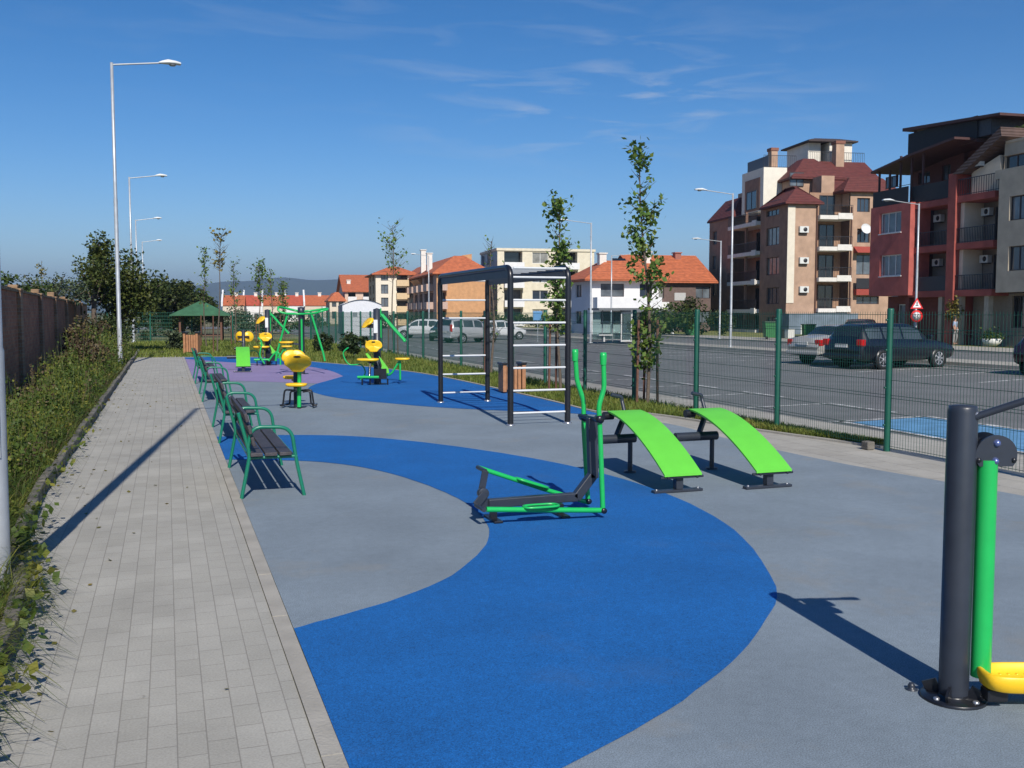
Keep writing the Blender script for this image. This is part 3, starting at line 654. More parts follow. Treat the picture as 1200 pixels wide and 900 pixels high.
def make_E():
    t=empty('multi_trainer',(0,0,0),'','exercise machine')
    part(lambda b:b.lathe((0,0,0),[(.095,0),(.095,1.93),(.0,1.96)],seg=18),'post',M['dark'],t)
    part(lambda b:b.box(-.07,.03,-.103,-.093,1.32,1.66),'instruction_plate',mat('white_plate',(.7,.72,.72),.4,.05),t)
    part(lambda b:b.lathe((0,0,0),[(.22,0.001),(.22,.015),(.0,.02)],seg=18),'base_plate',M['black'],t)
    part(lambda b:shell(b,(-.28,-.02,1.58),.36,.34,.12,(-.9,-.6,0),tilt=.7),'chest_pad',M['yellow'],t)
    part(lambda b:b.bar((-.05,0,1.5),(-.25,0,1.5),.12,.1),'pad_arm',M['black'],t)
    for dy in (-.12,.12):
        part(lambda b:b.tube([(.12,dy,1.80),(.42,dy,1.45),(.72,dy,1.12)],.032,10),'lever_arm',M['green'],t)
    part(lambda b:(b.lathe((.72,-.18,1.12),[(0,0),(.035,0),(.035,.36),(0,.36)],axis=(0,1,0),seg=10)),'hand_bar',M['green'],t)
    part(lambda b:b.tube([(.1,0,1.95),(.1,0,1.2)],.02,8),'guide_tube',M['green'],t)
    bk=part(lambda b:shell(b,(-.03,-.45,1.0),.43,.30,.05,(0,-1,0)),'backrest',M['yellow'],t); slot((-.03,-.462,1.105),(0,-1,0),.05,.025).build('grip_slot',M['black'],bk)
    part(lambda b:shell(b,(-.28,-.15,.98),.38,.29,.05,(-1,-.3,0)),'backrest',M['yellow'],t)
    part(lambda b:b.bar((-.03,-.4,.95),(0,0,.9),.06,.06),'back_bracket',M['black'],t)
    part(lambda b:seat(b,(-.18,-.42,.68),.56,.36,.07),'seat',M['yellow'],t)
    part(lambda b:b.bar((-.15,-.42,.62),(0,0,.5),.09,.07),'seat_support',M['black'],t)
    part(lambda b:seat(b,(.66,-.1,.68),.38,.3,.06),'seat',M['yellow'],t)
    part(lambda b:(b.tube(fillet([(.60,-.1,.62),(.60,-.1,.12)],.05,3),.026,8),b.tube(fillet([(.58,-.1,.60),(.36,-.1,.25),(.1,0,.2)],.1,4),.026,8)),'seat_leg',M['green'],t)
    part(lambda b:(b.prism([(.08,-.3,.74),(.18,-.3,.62),(.32,-.3,.42),(.34,-.3,.30),(.12,-.3,.30),(.16,-.3,.5)],(0,.03,0)),b.prism([(-.26,-.3,.80),(-.18,-.3,.82),(-.04,-.3,.55),(-.08,-.3,.5)],(0,.03,0))),'side_panel',M['lime'],t)
    part(lambda b:b.tube([(-.42,-.62,.22),(.12,-.62,.22)],.035,12),'foot_bar',M['green'],t)
    part(lambda b:(b.tube([(-.12,-.6,.24),(-.12,-.45,.62)],.03,8),b.box(-.02,.28,-.42,-.2,.16,.42)),'lower_frame',M['black'],t)
    part(lambda b:b.tube(smooth([(-.72,-.1,.95),(-.86,-.1,.8),(-.72,-.1,.52),(-.4,-.1,.5),(-.3,-.1,.3),(-.42,-.1,.12)],5),.018,8),'hand_loop',M['green'],t)
    for x in (-.35,-.15,.1,.3): part(lambda b:b.tube([(x,-.3,.0),(x,-.3,.16)],.02,8),'ground_leg',M['black'],t)
    return t
Es=make_E(); Es.location=(*at(442,25.3),0); Es.rotation_euler=(0,0,-YAW)
Es['label']='green, black and yellow multi trainer on the blue rubber left of the climbing frame'
o=dup(Es,(*at(314,34.5),0),-YAW+.15,'far green and yellow multi trainer behind the green sit-up board')
# tai chi wheels on a post
t=empty('wheel_trainer',(0,0,0),'pair of small yellow wheels on a dark post, behind the far green board','exercise machine')
part(lambda b:b.lathe((0,0,0),[(.06,0),(.06,1.25),(0,1.27)],seg=14),'post',M['dark'],t)
for sx in (-1,1):
    part(lambda b:(b.lathe((sx*.14,.10,1.02),[(0,0),(.17,.0),(.18,.02),(.17,.04),(0,.04)],axis=(sx*.5,-1,0),seg=22)),'wheel',M['yellow'],t)
part(lambda b:b.tube([(-.2,0,1.02),(.2,0,1.02)],.03,8),'axle',M['black'],t)
part(lambda b:b.tube(smooth([(.5,0,1.0),(.62,0,.8),(.55,0,.4),(.7,0,.1)],5),.026,8),'side_handle',M['green'],t)
t.location=(*at(285.5,33.5),0); t.rotation_euler=(0,0,-YAW)

# litter bins
def make_bin():
    t=empty('litter_bin',(0,0,0),'','litter bin','wooden litter bins')
    for sx in (-1,1):
        part(lambda b:b.box(sx*.27-.05,sx*.27+.05,-.2,.2,.03,.62),'side_board',M['wood'],t,bevel=.008)
        part(lambda b:b.box(sx*.27-.075,sx*.27+.075,-.22,.22,.62,.67),'cap',M['black'],t,bevel=.008)
    for i in range(4):
        part(lambda b:b.box(-.2+i*.105,-.2+i*.105+.085,-.16,-.13,.08,.58),'slat',M['wood'],t,bevel=.004)
    part(lambda b:b.box(-.2,.2,-.12,.14,.06,.56),'liner',M['black'],t)
    return t
bn=make_bin(); bn.location=(*at(600,22.6),0); bn.rotation_euler=(0,0,-YAW+.3); bn.scale=(.85,1,1.05); bn['label']='wooden slatted litter bin behind the climbing frame at the lawn edge'
o=dup(bn,(*at(225,43.0),0),-YAW,label='wooden litter bin with dark top at the far end of the path'); o.scale=(1,1,1.5)
# ------------------------------------------------------------------ mesh fence
def fence(name,label,A,Bp,step,hpost,hmesh,pspace=.05,z0=0.,full=True,r=.045,wire=.0028):
    A=Vector((*A,z0));Bp=Vector((*Bp,z0)); Lf=(Bp-A).length; u=(Bp-A).normalized(); n=max(1,round(Lf/step)); st=Lf/n
    t=empty(name,A,label,'fence')
    for i in range(n+1):
        p=A+u*(i*st); b=MB(); b.lathe(p,[(r,-.2),(r,hpost-.02),(r*.9,hpost),(0,hpost+.005)],seg=12)
        for z in (.35,.85,1.35,1.75): b.lathe(p+Vector((-r-.004,0,z)),[(0,.018),(.014,.018),(.016,0)],axis=(-1,0,0),seg=6)
        b.build('post',M['fence'],t)
    nr=Vector((u.y,-u.x,0))
    for i in range(n):
        p=A+u*(i*st+r); q=A+u*((i+1)*st-r); l=(q-p).length; b=MB(); k=int(l/pspace)
        for j in range(k+1):
            s=p+u*(j*l/k); w_=wire
            vs=[s+nr*w_,s-nr*w_*.5+u*w_,s-nr*w_*.5-u*w_]; kk_=len(b.v); b.v+= [v+Vector((0,0,.05)) for v in vs]+[v+Vector((0,0,hmesh)) for v in vs]
            for a,c in ((0,1),(1,2),(2,0)): b.f.append((kk_+a,kk_+c,kk_+c+3,kk_+a+3)); b.sm.append(True); b.mi.append(0)
        for z in (.07,.27,.31,.51,.71,.75,.95,1.15,1.19,1.39,1.59,1.63,hmesh-.04):
            b.tube([p+Vector((0,0,z))+nr*.006,q+Vector((0,0,z))+nr*.006],wire*1.25,4,cap=False)
        b.build('mesh_panel',M['fence'],t)
    return t
fence('mesh_fence','long dark green wire mesh fence between the lawn and the car park',(9.05,5.6),(9.05,66.0),2.5,1.9,1.86)
fence('mesh_fence','dark green wire mesh fence crossing behind the gazebo and far machines',(9.05,66.3),(-6,66.3),2.5,1.9,1.86,pspace=.1,wire=.007)
# low dark connector where the lawn ends
o=MB().box(8.86,8.98,10.78,10.92,.0,.11).build('kerb_stone',M['kerb'],bevel=.015); origin_to(o,(8.96,10.85,0)); tag(o,'short broken kerb stone lying at the foot of the nearest fence post','kerb stone')

# ------------------------------------------------------------------ brick garden wall
h=R(-1.35); wx=lambda y:-3.25-(y-20)*math.tan(-h)*1
t=empty('brick_wall',(wx(8),8,0),'long weathered brown brick wall with piers at the far left','wall')
b=MB(); b.face([(wx(2),2,-.1),(wx(60),60,-.1),(wx(60),60,2.3),(wx(2),2,2.55)]); 
def WT(u,v,z): y=2+v*58; return (wx(y)+u,y,z*(1-.08*v))
b=MB(); b.box(-.25,0,0,1,-.1,2.42,WT); b.build('wall_panel',M['brickwall'],t)
b=MB(); 
for i in range(58): b.box(-.3,.05,i/58+.0003,(i+1)/58-.0003,2.42,2.48+rnd.uniform(0,.02),WT)
b.build('coping',mat('wall_coping',(.20,.14,.08),.9,.4,4),t)
for i in range(10):
    y=5+i*5.4
    b=MB(); z=2.42*(1-.08*(y-2)/58); b.box(wx(y)-.28,wx(y)+.09,y-.2,y+.2,-.1,z+.03); p=b.build('pier',M['brickpier'],t,bevel=.01)
    b=MB(); b.box(wx(y)-.3,wx(y)+.11,y-.23,y+.23,z+.03,z+.09); b.box(wx(y)-.2,wx(y)+.02,y-.13,y+.13,z+.09,z+.17+rnd.uniform(0,.08)); b.build('pier_cap',mat('pier_cap',(.24,.155,.09),.9,.35,5),p,bevel=.02)

# ------------------------------------------------------------------ vegetation
LM={}
LM['young']=leafmat('young_tree_leaf',(.045,.10,.02),(.10,.18,.035),(.24,.23,.05),5)
LM['autumn']=leafmat('autumn_leaf',(.10,.07,.03),(.16,.15,.03),(.25,.16,.04),5)
LM['big']=leafmat('old_tree_leaf',(.025,.045,.012),(.065,.09,.02),(.15,.14,.03),1.6,.25)
LM['dark']=leafmat('dark_tree_leaf',(.015,.03,.01),(.04,.06,.015),(.10,.10,.025),1.2,.2)
LM['hedge']=leafmat('hedge_leaf',(.02,.05,.014),(.05,.09,.02),(.12,.14,.03),1.5)
LM['weed']=leafmat('weed_leaf',(.020,.045,.010),(.075,.12,.020),(.28,.25,.045),2.6,.3)
LM['weedfar']=leafmat('dry_weed',(.05,.035,.022),(.10,.075,.04),(.19,.15,.06),1.3,.2)
LM['grass']=leafmat('grass_blade',(.08,.12,.018),(.16,.21,.04),(.30,.27,.07),3,.35)
LM['shrub']=leafmat('silver_shrub_leaf',(.035,.055,.03),(.08,.11,.06),(.15,.17,.09),3,.2)
LM['conifer']=leafmat('conifer_leaf',(.012,.028,.012),(.03,.055,.018),(.08,.08,.02),4,.1)
def leaf(V,Fc,c,size,rg,flat=.0):
    """a bent pointed leaf of 2 quads"""
    a=Vector((rg.gauss(0,1),rg.gauss(0,1),rg.gauss(0,1)*(1-flat))).normalized(); n=Vector((rg.gauss(0,.6),rg.gauss(0,.6),1)).normalized()
    s=a.cross(n)
    if s.length<.05: s=Vector((1,0,0))
    s.normalize(); n=s.cross(a); L=size*rg.uniform(.7,1.25); W=L*.36; k=len(V)
    V+= [c-a*L*.5, c+s*W-n*L*.06, c+a*L*.5-n*L*.1, c-s*W-n*L*.06]
    Fc.append((k,k+1,k+2,k+3))
def leafobj(name,V,Fc,m,parent):
    b=MB(); b.v=V; b.f=Fc; b.sm=[False]*len(Fc); b.mi=[0]*len(Fc); return b.build(name,m,parent)
def young_tree(px,Z,H,label,leaves,rg,m='young',lean=0.,stakes=True,spread=.42,low=.25,two=False,size=.13,bare=False):
    x,y=at(px,Z); base=Vector((x,y,0)); t=empty('young_tree',base,label,'tree','young staked trees on the lawn')
    trunk=[base+Vector((lean*H*f*f+.05*math.sin(f*7+px),.03*math.sin(f*9),H*f)) for f in [i/9 for i in range(10)]]
    b=MB(); b.tube(trunk,[.035*(1-.85*i/9)+.004 for i in range(10)],8); tips=[]
    nb=64
    for i in range(nb):
        f=low+(1-low)*i/nb; k=min(8,int(f*9)); p=trunk[k].lerp(trunk[k+1],f*9-k); a=rg.uniform(0,6.28); l=spread*rg.uniform(.4,1.)*(1.15-.5*f)
        d=Vector((math.cos(a)*l,math.sin(a)*l,l*rg.uniform(.5,1.3))); q=p+d*.5+Vector((0,0,-.02)); b.tube([p,q,p+d],[.009,.006,.002],5,cap=False)
        tips+= [p+d*rg.uniform(.15,1.1) for _ in range(4)]
    b.build('trunk',M['bark'],t)
    V=[];Fc=[]
    cl=[q for q in tips if math.sin(q.z*2.6+px)>-.75 or rg.random()<.3]
    for i in range(leaves):
        c=rg.choice(cl)+Vector((rg.gauss(0,.07),rg.gauss(0,.07),rg.gauss(0,.10))); leaf(V,Fc,c,size,rg)
    leafobj('crown',V,Fc,LM[m],t)
    if stakes:
        for dx,dy in ((-.22,.05),(.2,-.02),(.02,.22))[:3 if stakes is True else stakes]:
            b=MB(); b.tube([base+Vector((dx,dy,0)),base+Vector((dx*.9,dy*.9,1.7))],.028,7); b.build('stake',M['stake'],t)
    return t
rg=random.Random(11)
young_tree(760,19.4,5.0,'tall slender young tree with leaves down its trunk, nearest the fence, tied to stakes',1250,rg,lean=-.05,low=.12,spread=.46,size=.115)
young_tree(655,22.3,4.3,'young leafy tree directly behind the right side of the climbing frame',1100,rg,lean=-.01,low=.3,spread=.45,size=.115)
young_tree(577,28.5,3.9,'nearly bare young tree with a red brown stake, seen through the climbing frame',60,rg,stakes=1,size=.09)
young_tree(461,44,5.7,'thin young tree with few leaves above the parked cars',170,rg,spread=.95,low=.55,size=.16,stakes=2)
young_tree(256,44.5,5.3,'tall thin young tree with an orange tinted tuft on top, by the gazebo',110,rg,m='autumn',lean=.05,low=.7,spread=.7,size=.17,stakes=1)
young_tree(241,52,5.2,'thin young tree in front of the gazebo roof',200,rg,low=.4,spread=.5,size=.15,stakes=1)
young_tree(276,56,4.6,'thin young tree just right of the gazebo roof',150,rg,low=.4,spread=.7,size=.15,stakes=1)
young_tree(305,57,4.5,'bushy topped young tree above the far yellow trainer',330,rg,low=.5,spread=.9,size=.16,stakes=1)
young_tree(319,60,4.3,'thin young tree left of the green beamed machine',150,rg,low=.45,spread=.5,size=.15,stakes=1)
young_tree(333,62,3.7,'small young tree behind the green beamed machine',260,rg,low=.5,spread=.6,size=.16,stakes=1)
def tree(name,x,y,z0,rx,ry,zb,zt,n,m,label,cat='tree',group=None,size=.2,rg=rg,lumps=16,seed=1,trunk=True,gap=.35):
    rg=random.Random(seed); base=Vector((x,y,z0)); t=empty(name,base,label,cat,group); H=zt-z0; cz=(zb+zt)/2; rz=(zt-zb)/2
    cs=[]
    for i in range(lumps):
        for _ in range(20):
            v=Vector((rg.uniform(-1,1),rg.uniform(-1,1),rg.uniform(-1,1)))
            if .25<v.length<.85: break
        cs.append((base+Vector((v.x*rx,v.y*ry,cz-z0+v.z*rz)),rg.uniform(.22,.42)))
    if trunk:
        b=MB(); th=max(.05,H*.022); top_=base+Vector((0,0,(cz-z0)*.9)); mid=base+Vector((rg.uniform(-.1,.1)*H*.3,0,(zb-z0)*.7+.1*H))
        b.tube([base-Vector((0,0,.1)),mid,top_],[th*1.4,th,th*.5],8)
        for c,s in cs: 
            q=mid.lerp(top_,rg.random()); b.tube([q,q.lerp(c,.5)+Vector((0,0,-.08*rz)),c+(c-q)*.25],[th*.45,th*.28,.01],5,cap=False)
        b.build('trunk',M['bark'],t)
    V=[];Fc=[]
    for i in range(n):
        c,s=cs[rg.randrange(lumps)]
        while True:
            v=Vector((rg.gauss(0,1),rg.gauss(0,1),rg.gauss(0,1)))
            if v.length>.01: break
        v=v.normalized()*(rg.random()**.45)*(1+.35*rg.random()**3)
        p=c+Vector((v.x*rx*s,v.y*ry*s,v.z*rz*s*1.05))
        if p.z<z0: p.z=z0+rg.random()*.1
        leaf(V,Fc,p,size,rg,.3)
    leafobj('crown',V,Fc,m,t); return t
x,y=at(141,46); tree('leafy_tree',x,y,0,2.0,2.0,.9,5.6,9000,LM['big'],'large round tree with olive green leaves behind the first full lamp post',size=.17,lumps=30,seed=3)
x,y=at(112,44); tree('leafy_tree',x,y,0,.9,1.2,2.0,4.9,1500,LM['big'],'loose branching tree leaning left of the large round tree',size=.14,lumps=12,seed=4)
x,y=at(60,41); tree('leafy_tree',x,y,0,1.7,1.4,1.8,3.55,2200,LM['shrub'],'pale loose shrub tree rising just behind the brick wall',size=.13,lumps=18,seed=5)
x,y=at(20,40); tree('leafy_tree',x,y,0,1.9,1.4,1.6,3.9,2600,LM['hedge'],'green tree top behind the nearest part of the brick wall',size=.15,lumps=14,seed=6)
x,y=at(52,60); tree('leafy_tree',x,y,0,1.1,1.1,2,5.0,700,LM['autumn'],'reddish twiggy tree top far behind the brick wall',size=.16,lumps=10,seed=61)
for px,Z,rx,top_,l,sd in ((182,86,2.2,326,'dark green tree left end of the grove behind the path end',7),(200,84,2.4,322,'dark tall tree in the middle of the grove behind the gazebo',8),(216,88,2.2,330,'dark round tree right above the gazebo roof edge',9),(236,92,2.0,342,'low dark tree peeking behind the gazebo roof',10)):
    x,y=at(px,Z); tree('grove_tree',x,y,LOT,rx,rx,.3,hgt(top_,Z),4200,LM['dark'],l,size=.3,lumps=16,seed=sd,group='trees behind the path end')
for i,(px,Z,w_,h_,l) in enumerate(((108,36,1.0,1.75,'dry grey green bush against the brick wall'),(122,42,1.1,2.0,'dark bush between the wall and the lamp post'),(170,66,1.3,1.6,'low bush behind the white lamp poles'),(97,29,.8,1.1,'small purple grey weed bush at the foot of the wall'))):
    x,y=at(px,Z); tree('bush',x,y,0,w_,w_*1.3,.0,h_,2400,LM['weedfar'] if i in (0,3) else LM['dark'],l,'bush',size=.11,lumps=16,seed=20+i,trunk=False)
x,y=at(213,47.5); tree('bush',x,y,0,1.0,.9,.05,1.0,2200,LM['shrub'],'grey green bush at the end of the paved path beside the wooden bin','bush',size=.14,lumps=14,seed=30,trunk=False)
x,y=at(416,37.5); tree('bush',x,y,0,.75,.7,.05,1.05,2200,LM['conifer'],'dark spiky shrub on the lawn left of the near multi trainer','bush',size=.13,lumps=14,seed=31,trunk=False)
x,y=at(378,44.5); tree('bush',x,y,0,.5,.5,.05,1.0,1300,LM['conifer'],'smaller dark shrub by the far fence right of the green beamed machine','bush',size=.12,lumps=10,seed=32,trunk=False)
for i,(px,Z,w_,h_,mm,l) in enumerate(((600,112,4.5,1.9,'hedge','green hedge bush left in front of the pale flat-roofed block'),(640,110,5,1.7,'dark','dark hedge bush in front of the pale flat-roofed block'),(790,84,2.6,2.6,'hedge','flowering garden bush between the white house and brick apartments'),(812,86,2.2,3.4,'dark','dark garden tree at the left foot of the brick apartments'),(772,88,2.0,1.6,'autumn','reddish garden bush in front of the white house'),(748,86,1.6,1.6,'dark','dark garden bush left of the reddish bush'),(455,128,4,2.0,'dark','dark bush before the cream apartment block behind the white car'),(300,95,3.2,1.7,'shrub','pale shrub mass beyond the cross fence'),(345,97,3.6,1.9,'hedge','green shrub beyond the cross fence below the red roofed row'),(272,100,2.4,3.0,'shrub','pale blossoming bush right of the gazebo beyond the fence'),(845,84,1.4,2.6,'dark','narrow dark shrub against the brick apartments'))):
    x,y=at(px,Z); tree('garden_bush',x,y,LOT,w_,w_*.7,LOT,h_,1700,LM[mm],l,'bush',size=.26,lumps=14,seed=40+i,trunk=False)
x,y=at(1117,62.5); tree('small_tree',x,y,LOT,.75,.7,1.2,2.9,500,LM['autumn'],'small yellow green tree at the doorway of the red building',size=.16,lumps=9,seed=60)
x,y=at(1090,62); 
# grass blades and weeds (uncountable)
def blades(name,n,fn,m,label,h=(.04,.10),w_=.006,bend=.5):
    rg=random.Random(5); V=[];Fc=[]
    for i in range(n):
        x,y,s=fn(rg); hh=rg.uniform(*h)*s; a=rg.uniform(0,6.28); d=Vector((math.cos(a),math.sin(a),0)); p=Vector((x,y,-.01)); sd=Vector((-d.y,d.x,0))*w_*s
        k=len(V); V+=[p-sd,p+sd,p+d*hh*bend*.4+Vector((0,0,hh*.7))+sd*.6,p+d*hh*bend*.4+Vector((0,0,hh*.7))-sd*.6,p+d*hh*bend+Vector((0,0,hh))]
        Fc.append((k,k+1,k+2,k+3)); Fc.append((k+3,k+2,k+4))
    o=leafobj(name,V,Fc,m,None); return tag(o,kind='stuff')
def lawnx(y):
    for (x0,y0),(x1,y1) in zip(ks,ks[1:]):
        if y0<=y<=y1: return x0+(x1-x0)*(y-y0)/(y1-y0)
    return 9.2
def f1(rg):
    while True:
        y=11+ (rg.random()**1.6)*32; x0=lawnx(y)+.06; x=rg.uniform(x0,9.33)
        if x>x0: return x,y,1+ (y-11)*.03
blades('lawn_grass',42000,f1,LM['grass'],'',h=(.04,.13),w_=.0065)
def f2(rg):
    y=42.8+rg.random()**1.3*22; x=rg.uniform(-1.9,9.2); return x,y,2.2
blades('lawn_grass',16000,f2,LM['grass'],'',h=(.04,.09),w_=.010)
def weeds():
    rg=random.Random(9); V=[];Fc=[];V2=[];F2=[]
    def clump(x,y,H,far,tv,tf,ls,dens):
        lx,ly=rg.gauss(.05,.16)*H,rg.gauss(0,.16)*H; nl=int(5+H*dens/far**.5)
        for j in range(nl):
            q=((j+rg.random())/nl)**.8; sp=.05+.05*(1-q); c=Vector((x+lx*q+rg.gauss(0,sp),y+ly*q+rg.gauss(0,sp),H*q)); leaf(tv,tf,c,(ls-.4*ls*q)*far,rg)
        k=len(tv); s_=.0035*far; tv+= [Vector((x-s_,y,0)),Vector((x+s_,y,0)),Vector((x+lx+s_*.4,y+ly,H*1.03)),Vector((x+lx-s_*.4,y+ly,H*1.03))]; tf.append((k,k+1,k+2,k+3))
    for i in range(5200):
        y=3+(rg.random()**1.5)*44; x1=kx(y)-.14; x0=wx(y)+.2; f=rg.random(); x=x1+(x0-x1)*f
        patch=.5+.5*math.sin(y*1.7+x*2.3+1.3*math.sin(y*.6))*math.sin(y*.53+x+1)
        hmax=(.11+.42*math.sin(min(1,f*1.1)*math.pi)**.8)*(.45+1.0*patch)
        if y<7.5: hmax*=.55
        if y>22: hmax*=1+(y-22)*.03
        H=max(.07,hmax*(rg.uniform(.2,.8) if rg.random()<.74 else rg.uniform(.95,1.75))); far=1+(y-8)*.028 if y>8 else 1
        dry=rg.random()<(.12+.45*(f>.7)); tv,tf=(V2,F2) if dry else (V,Fc)
        clump(x,y,H,far,tv,tf,.066,19)
    # grass blades, thick along the kerb
    for i in range(9000):
        y=3+(rg.random()**1.7)*30; f=abs(rg.gauss(0,.35)); x=kx(y)-.10-f*1.1
        if x<wx(y)+.1: continue
        H=rg.uniform(.08,.34)*(1.25 if y<10 else 1); a=rg.uniform(-1.3,1.3) if rg.random()<.55 else rg.uniform(0,6.28); d=Vector((math.cos(a),math.sin(a),0)); sd=Vector((-d.y,d.x,0))*rg.uniform(.002,.0055)*(1+max(0,y-10)*.06)
        p=Vector((x,y,0)); tv,tf=(V2,F2) if rg.random()<.22 else (V,Fc)
        for j in range(5):
            q=j/4; c=p+d*H*1.05*q*q+Vector((0,0,H*(q*1.6-.85*q*q))); w_=sd*(1-q*.9); k=len(tv); tv+=[c-w_,c+w_]
            if j: tf.append((k-2,k-1,k+1,k))
    # runners hanging over the kerb
    for i in range(700):
        y=rg.uniform(4.2,9.5) if rg.random()<.75 else rg.uniform(9.5,20); x=kx(y)-rg.uniform(.02,.2); H=rg.uniform(.15,.32); a=rg.uniform(-.9,.9); d=Vector((math.cos(a),math.sin(a),0)); sd=Vector((-d.y,d.x,0))*rg.uniform(.003,.006); L=rg.uniform(.15,.42)
        p=Vector((x,y,.05))
        for j in range(6):
            q=j/5; c=p+d*L*q+Vector((0,0,H*(q*2-2.3*q*q)))
            c.z=max(c.z,.02); w_=sd*(1-q*.85); k=len(V); V+=[c-w_,c+w_]
            if j: Fc.append((k-2,k-1,k+1,k))
        if rg.random()<.5: leaf(V,Fc,p+d*L*.6+Vector((0,0,H*.4)),.07,rg)
    tag(leafobj('weeds',V,Fc,LM['weed'],None),kind='stuff'); tag(leafobj('dry_weeds',V2,F2,LM['weedfar'],None),kind='stuff')
weeds()
# tufts on path: fallen leaves
b=MB(); rg=random.Random(4); V=[];Fc=[]
for i in range(150):
    y=rg.uniform(3,30); x=kx(y)+abs(rg.gauss(0,.35)) if rg.random()<.7 else rg.uniform(-1,.5)
    c=Vector((x,y,.012)); leaf(V,Fc,c,rg.uniform(.025,.06),rg,.95)
tag(leafobj('fallen_leaves',V,Fc,LM['autumn'],None),kind='stuff')

# ------------------------------------------------------------------ gazebo
x,y=at(237,63); t=empty('gazebo',(x,y,0),'wooden gazebo with a green pyramid roof standing on the lawn','gazebo'); t.location.z=0
gz=[(math.cos(a),math.sin(a)) for a in [math.pi/4+YAW*0+k*math.pi/2 for k in range(4)]]
ca,sa=math.cos(-YAW+.25),math.sin(-YAW+.25); gz=[(c*ca-s*sa,c*sa+s*ca) for c,s in gz]
Rr=2.55; zt=hgt(352,63); ze=hgt(370,63)+.06
b=MB(); P=[(x+c*Rr,y+s*Rr,ze) for c,s in gz]
for i in range(4):
    p,q=P[i],P[(i+1)%4]; b.face([p,q,(x,y,zt)]); b.face([p,q,(q[0],q[1],ze-.06),(p[0],p[1],ze-.06)]); b.face([(p[0],p[1],ze-.06),(q[0],q[1],ze-.06),(x,y,zt-.09)])
b.build('roof',mat('green_roofing',(.035,.115,.055),.8,.2,3),t,fix=True)
for c,s in gz: 
    b=MB(); b.box(x+c*1.75-.06,x+c*1.75+.06,y+s*1.75-.06,y+s*1.75+.06,0,ze+.1); b.build('post',M['stake'],t)
for i in (0,1,2):
    c,s=gz[i];c2,s2=gz[(i+1)%4]; b=MB(); b.bar((x+c*1.6,y+s*1.6,.4),(x+c2*1.6,y+s2*1.6,.4),.3,.05); b.build('bench_rail',M['stake'],t)

# ------------------------------------------------------------------ buildings
class Fac:
    """vertical plane through image column px0 at depth Z0, direction given by its vanishing column (None = facing squarely the near side)"""
    def __init__(s,px0,Z0,hd,kind,org=None):
        s.o=Vector(at(px0,Z0)) if org is None else Vector(org); a=Vector((math.sin(hd),math.cos(hd))); bb=Vector((math.cos(hd),-math.sin(hd)))
        s.hd=hd
        if kind=='L': s.u=-a; s.n=bb
        else: s.u=bb; s.n=a
    def T(s,u,v,z): p=s.o+s.u*u+s.n*v; return (p.x,p.y,z)
    def uz(s,px,py,v=0.):
        r=ray(px,py); o=s.o+s.n*v
        # k*(rx,ry) = o + U*u
        det=r.x*(-s.u.y)-r.y*(-s.u.x); k=(o.x*(-s.u.y)-o.y*(-s.u.x))/det; U=(r.x*o.y-r.y*o.x)/det
        return U,CH+r.z*k
    def rect(s,x0,x1,y0,y1,v=0.):
        m=(x0+x1)/2; n=(y0+y1)/2; u0=s.uz(x0,n,v)[0];u1=s.uz(x1,n,v)[0]; z1=s.uz(m,y0,v)[1]; z0=s.uz(m,y1,v)[1]
        return (min(u0,u1),max(u0,u1),z0,z1)
def wall(F,u0,u1,z0,z1,holes,name,m,parent,v=0.,rev=.22):
    us=sorted({u0,u1}|{min(max(h[i],u0),u1) for h in holes for i in (0,1)}); zs=sorted({z0,z1}|{min(max(h[i],z0),z1) for h in holes for i in (2,3)})
    b=MB()
    for a,c in zip(us,us[1:]):
        for d,e in zip(zs,zs[1:]):
            if c-a<1e-5 or e-d<1e-5: continue
            mu,mz=(a+c)/2,(d+e)/2
            if any(h[0]<mu<h[1] and h[2]<mz<h[3] for h in holes): continue
            b.face([F.T(a,v,d),F.T(c,v,d),F.T(c,v,e),F.T(a,v,e)])
    for h in holes:
        r=h[4] if len(h)>4 else rev
        a,c,d,e=max(h[0],u0),min(h[1],u1),max(h[2],z0),min(h[3],z1)
        b.face([F.T(a,v,d),F.T(a,v,e),F.T(a,v+r,e),F.T(a,v+r,d)]); b.face([F.T(c,v,e),F.T(c,v,d),F.T(c,v+r,d),F.T(c,v+r,e)])
        b.face([F.T(a,v,e),F.T(c,v,e),F.T(c,v+r,e),F.T(a,v+r,e)]); b.face([F.T(c,v,d),F.T(a,v,d),F.T(a,v+r,d),F.T(c,v+r,d)])
    return b.build(name,m,parent)
def window(F,r,parent,v=.18,mull=2,fm=None,gm=None,cross=False,sill=False):
    u0,u1,z0,z1=r[:4]; fm=fm or M['wframe']; gm=gm or M['glass']; gm=(M['curtain'] if rnd.random()<.4 else M['glass_bright'] if rnd.random()<.25 else gm) if gm is M['glass'] else gm; w_=min(.07,(u1-u0)*.08); b=MB()
    b.box(u0,u1,v-.03,v+.04,z0,z0+w_,F.T); b.box(u0,u1,v-.03,v+.04,z1-w_,z1,F.T)
    for i in range(mull+1):
        c=u0+w_/2+(u1-u0-w_)*i/mull; b.box(c-w_/2,c+w_/2,v-.028,v+.038,z0+w_,z1-w_,F.T)
    if sill: b.box(u0-.06,u1+.06,-.08,v-.031,z0-.06,z0-.002,F.T)
    f=b.build('window',fm,parent)
    b=MB(); b.face([F.T(u0,v+.01,z0),F.T(u1,v+.01,z0),F.T(u1,v+.01,z1),F.T(u0,v+.01,z1)]); b.build('pane',gm,f); return f
def bx(F,name,m,parent,u0,u1,v0,v1,z0,z1,bevel=0):
    b=MB(); b.box(u0,u1,v0,v1,z0,z1,F.T); return b.build(name,m,parent,bevel=bevel,fix=True)
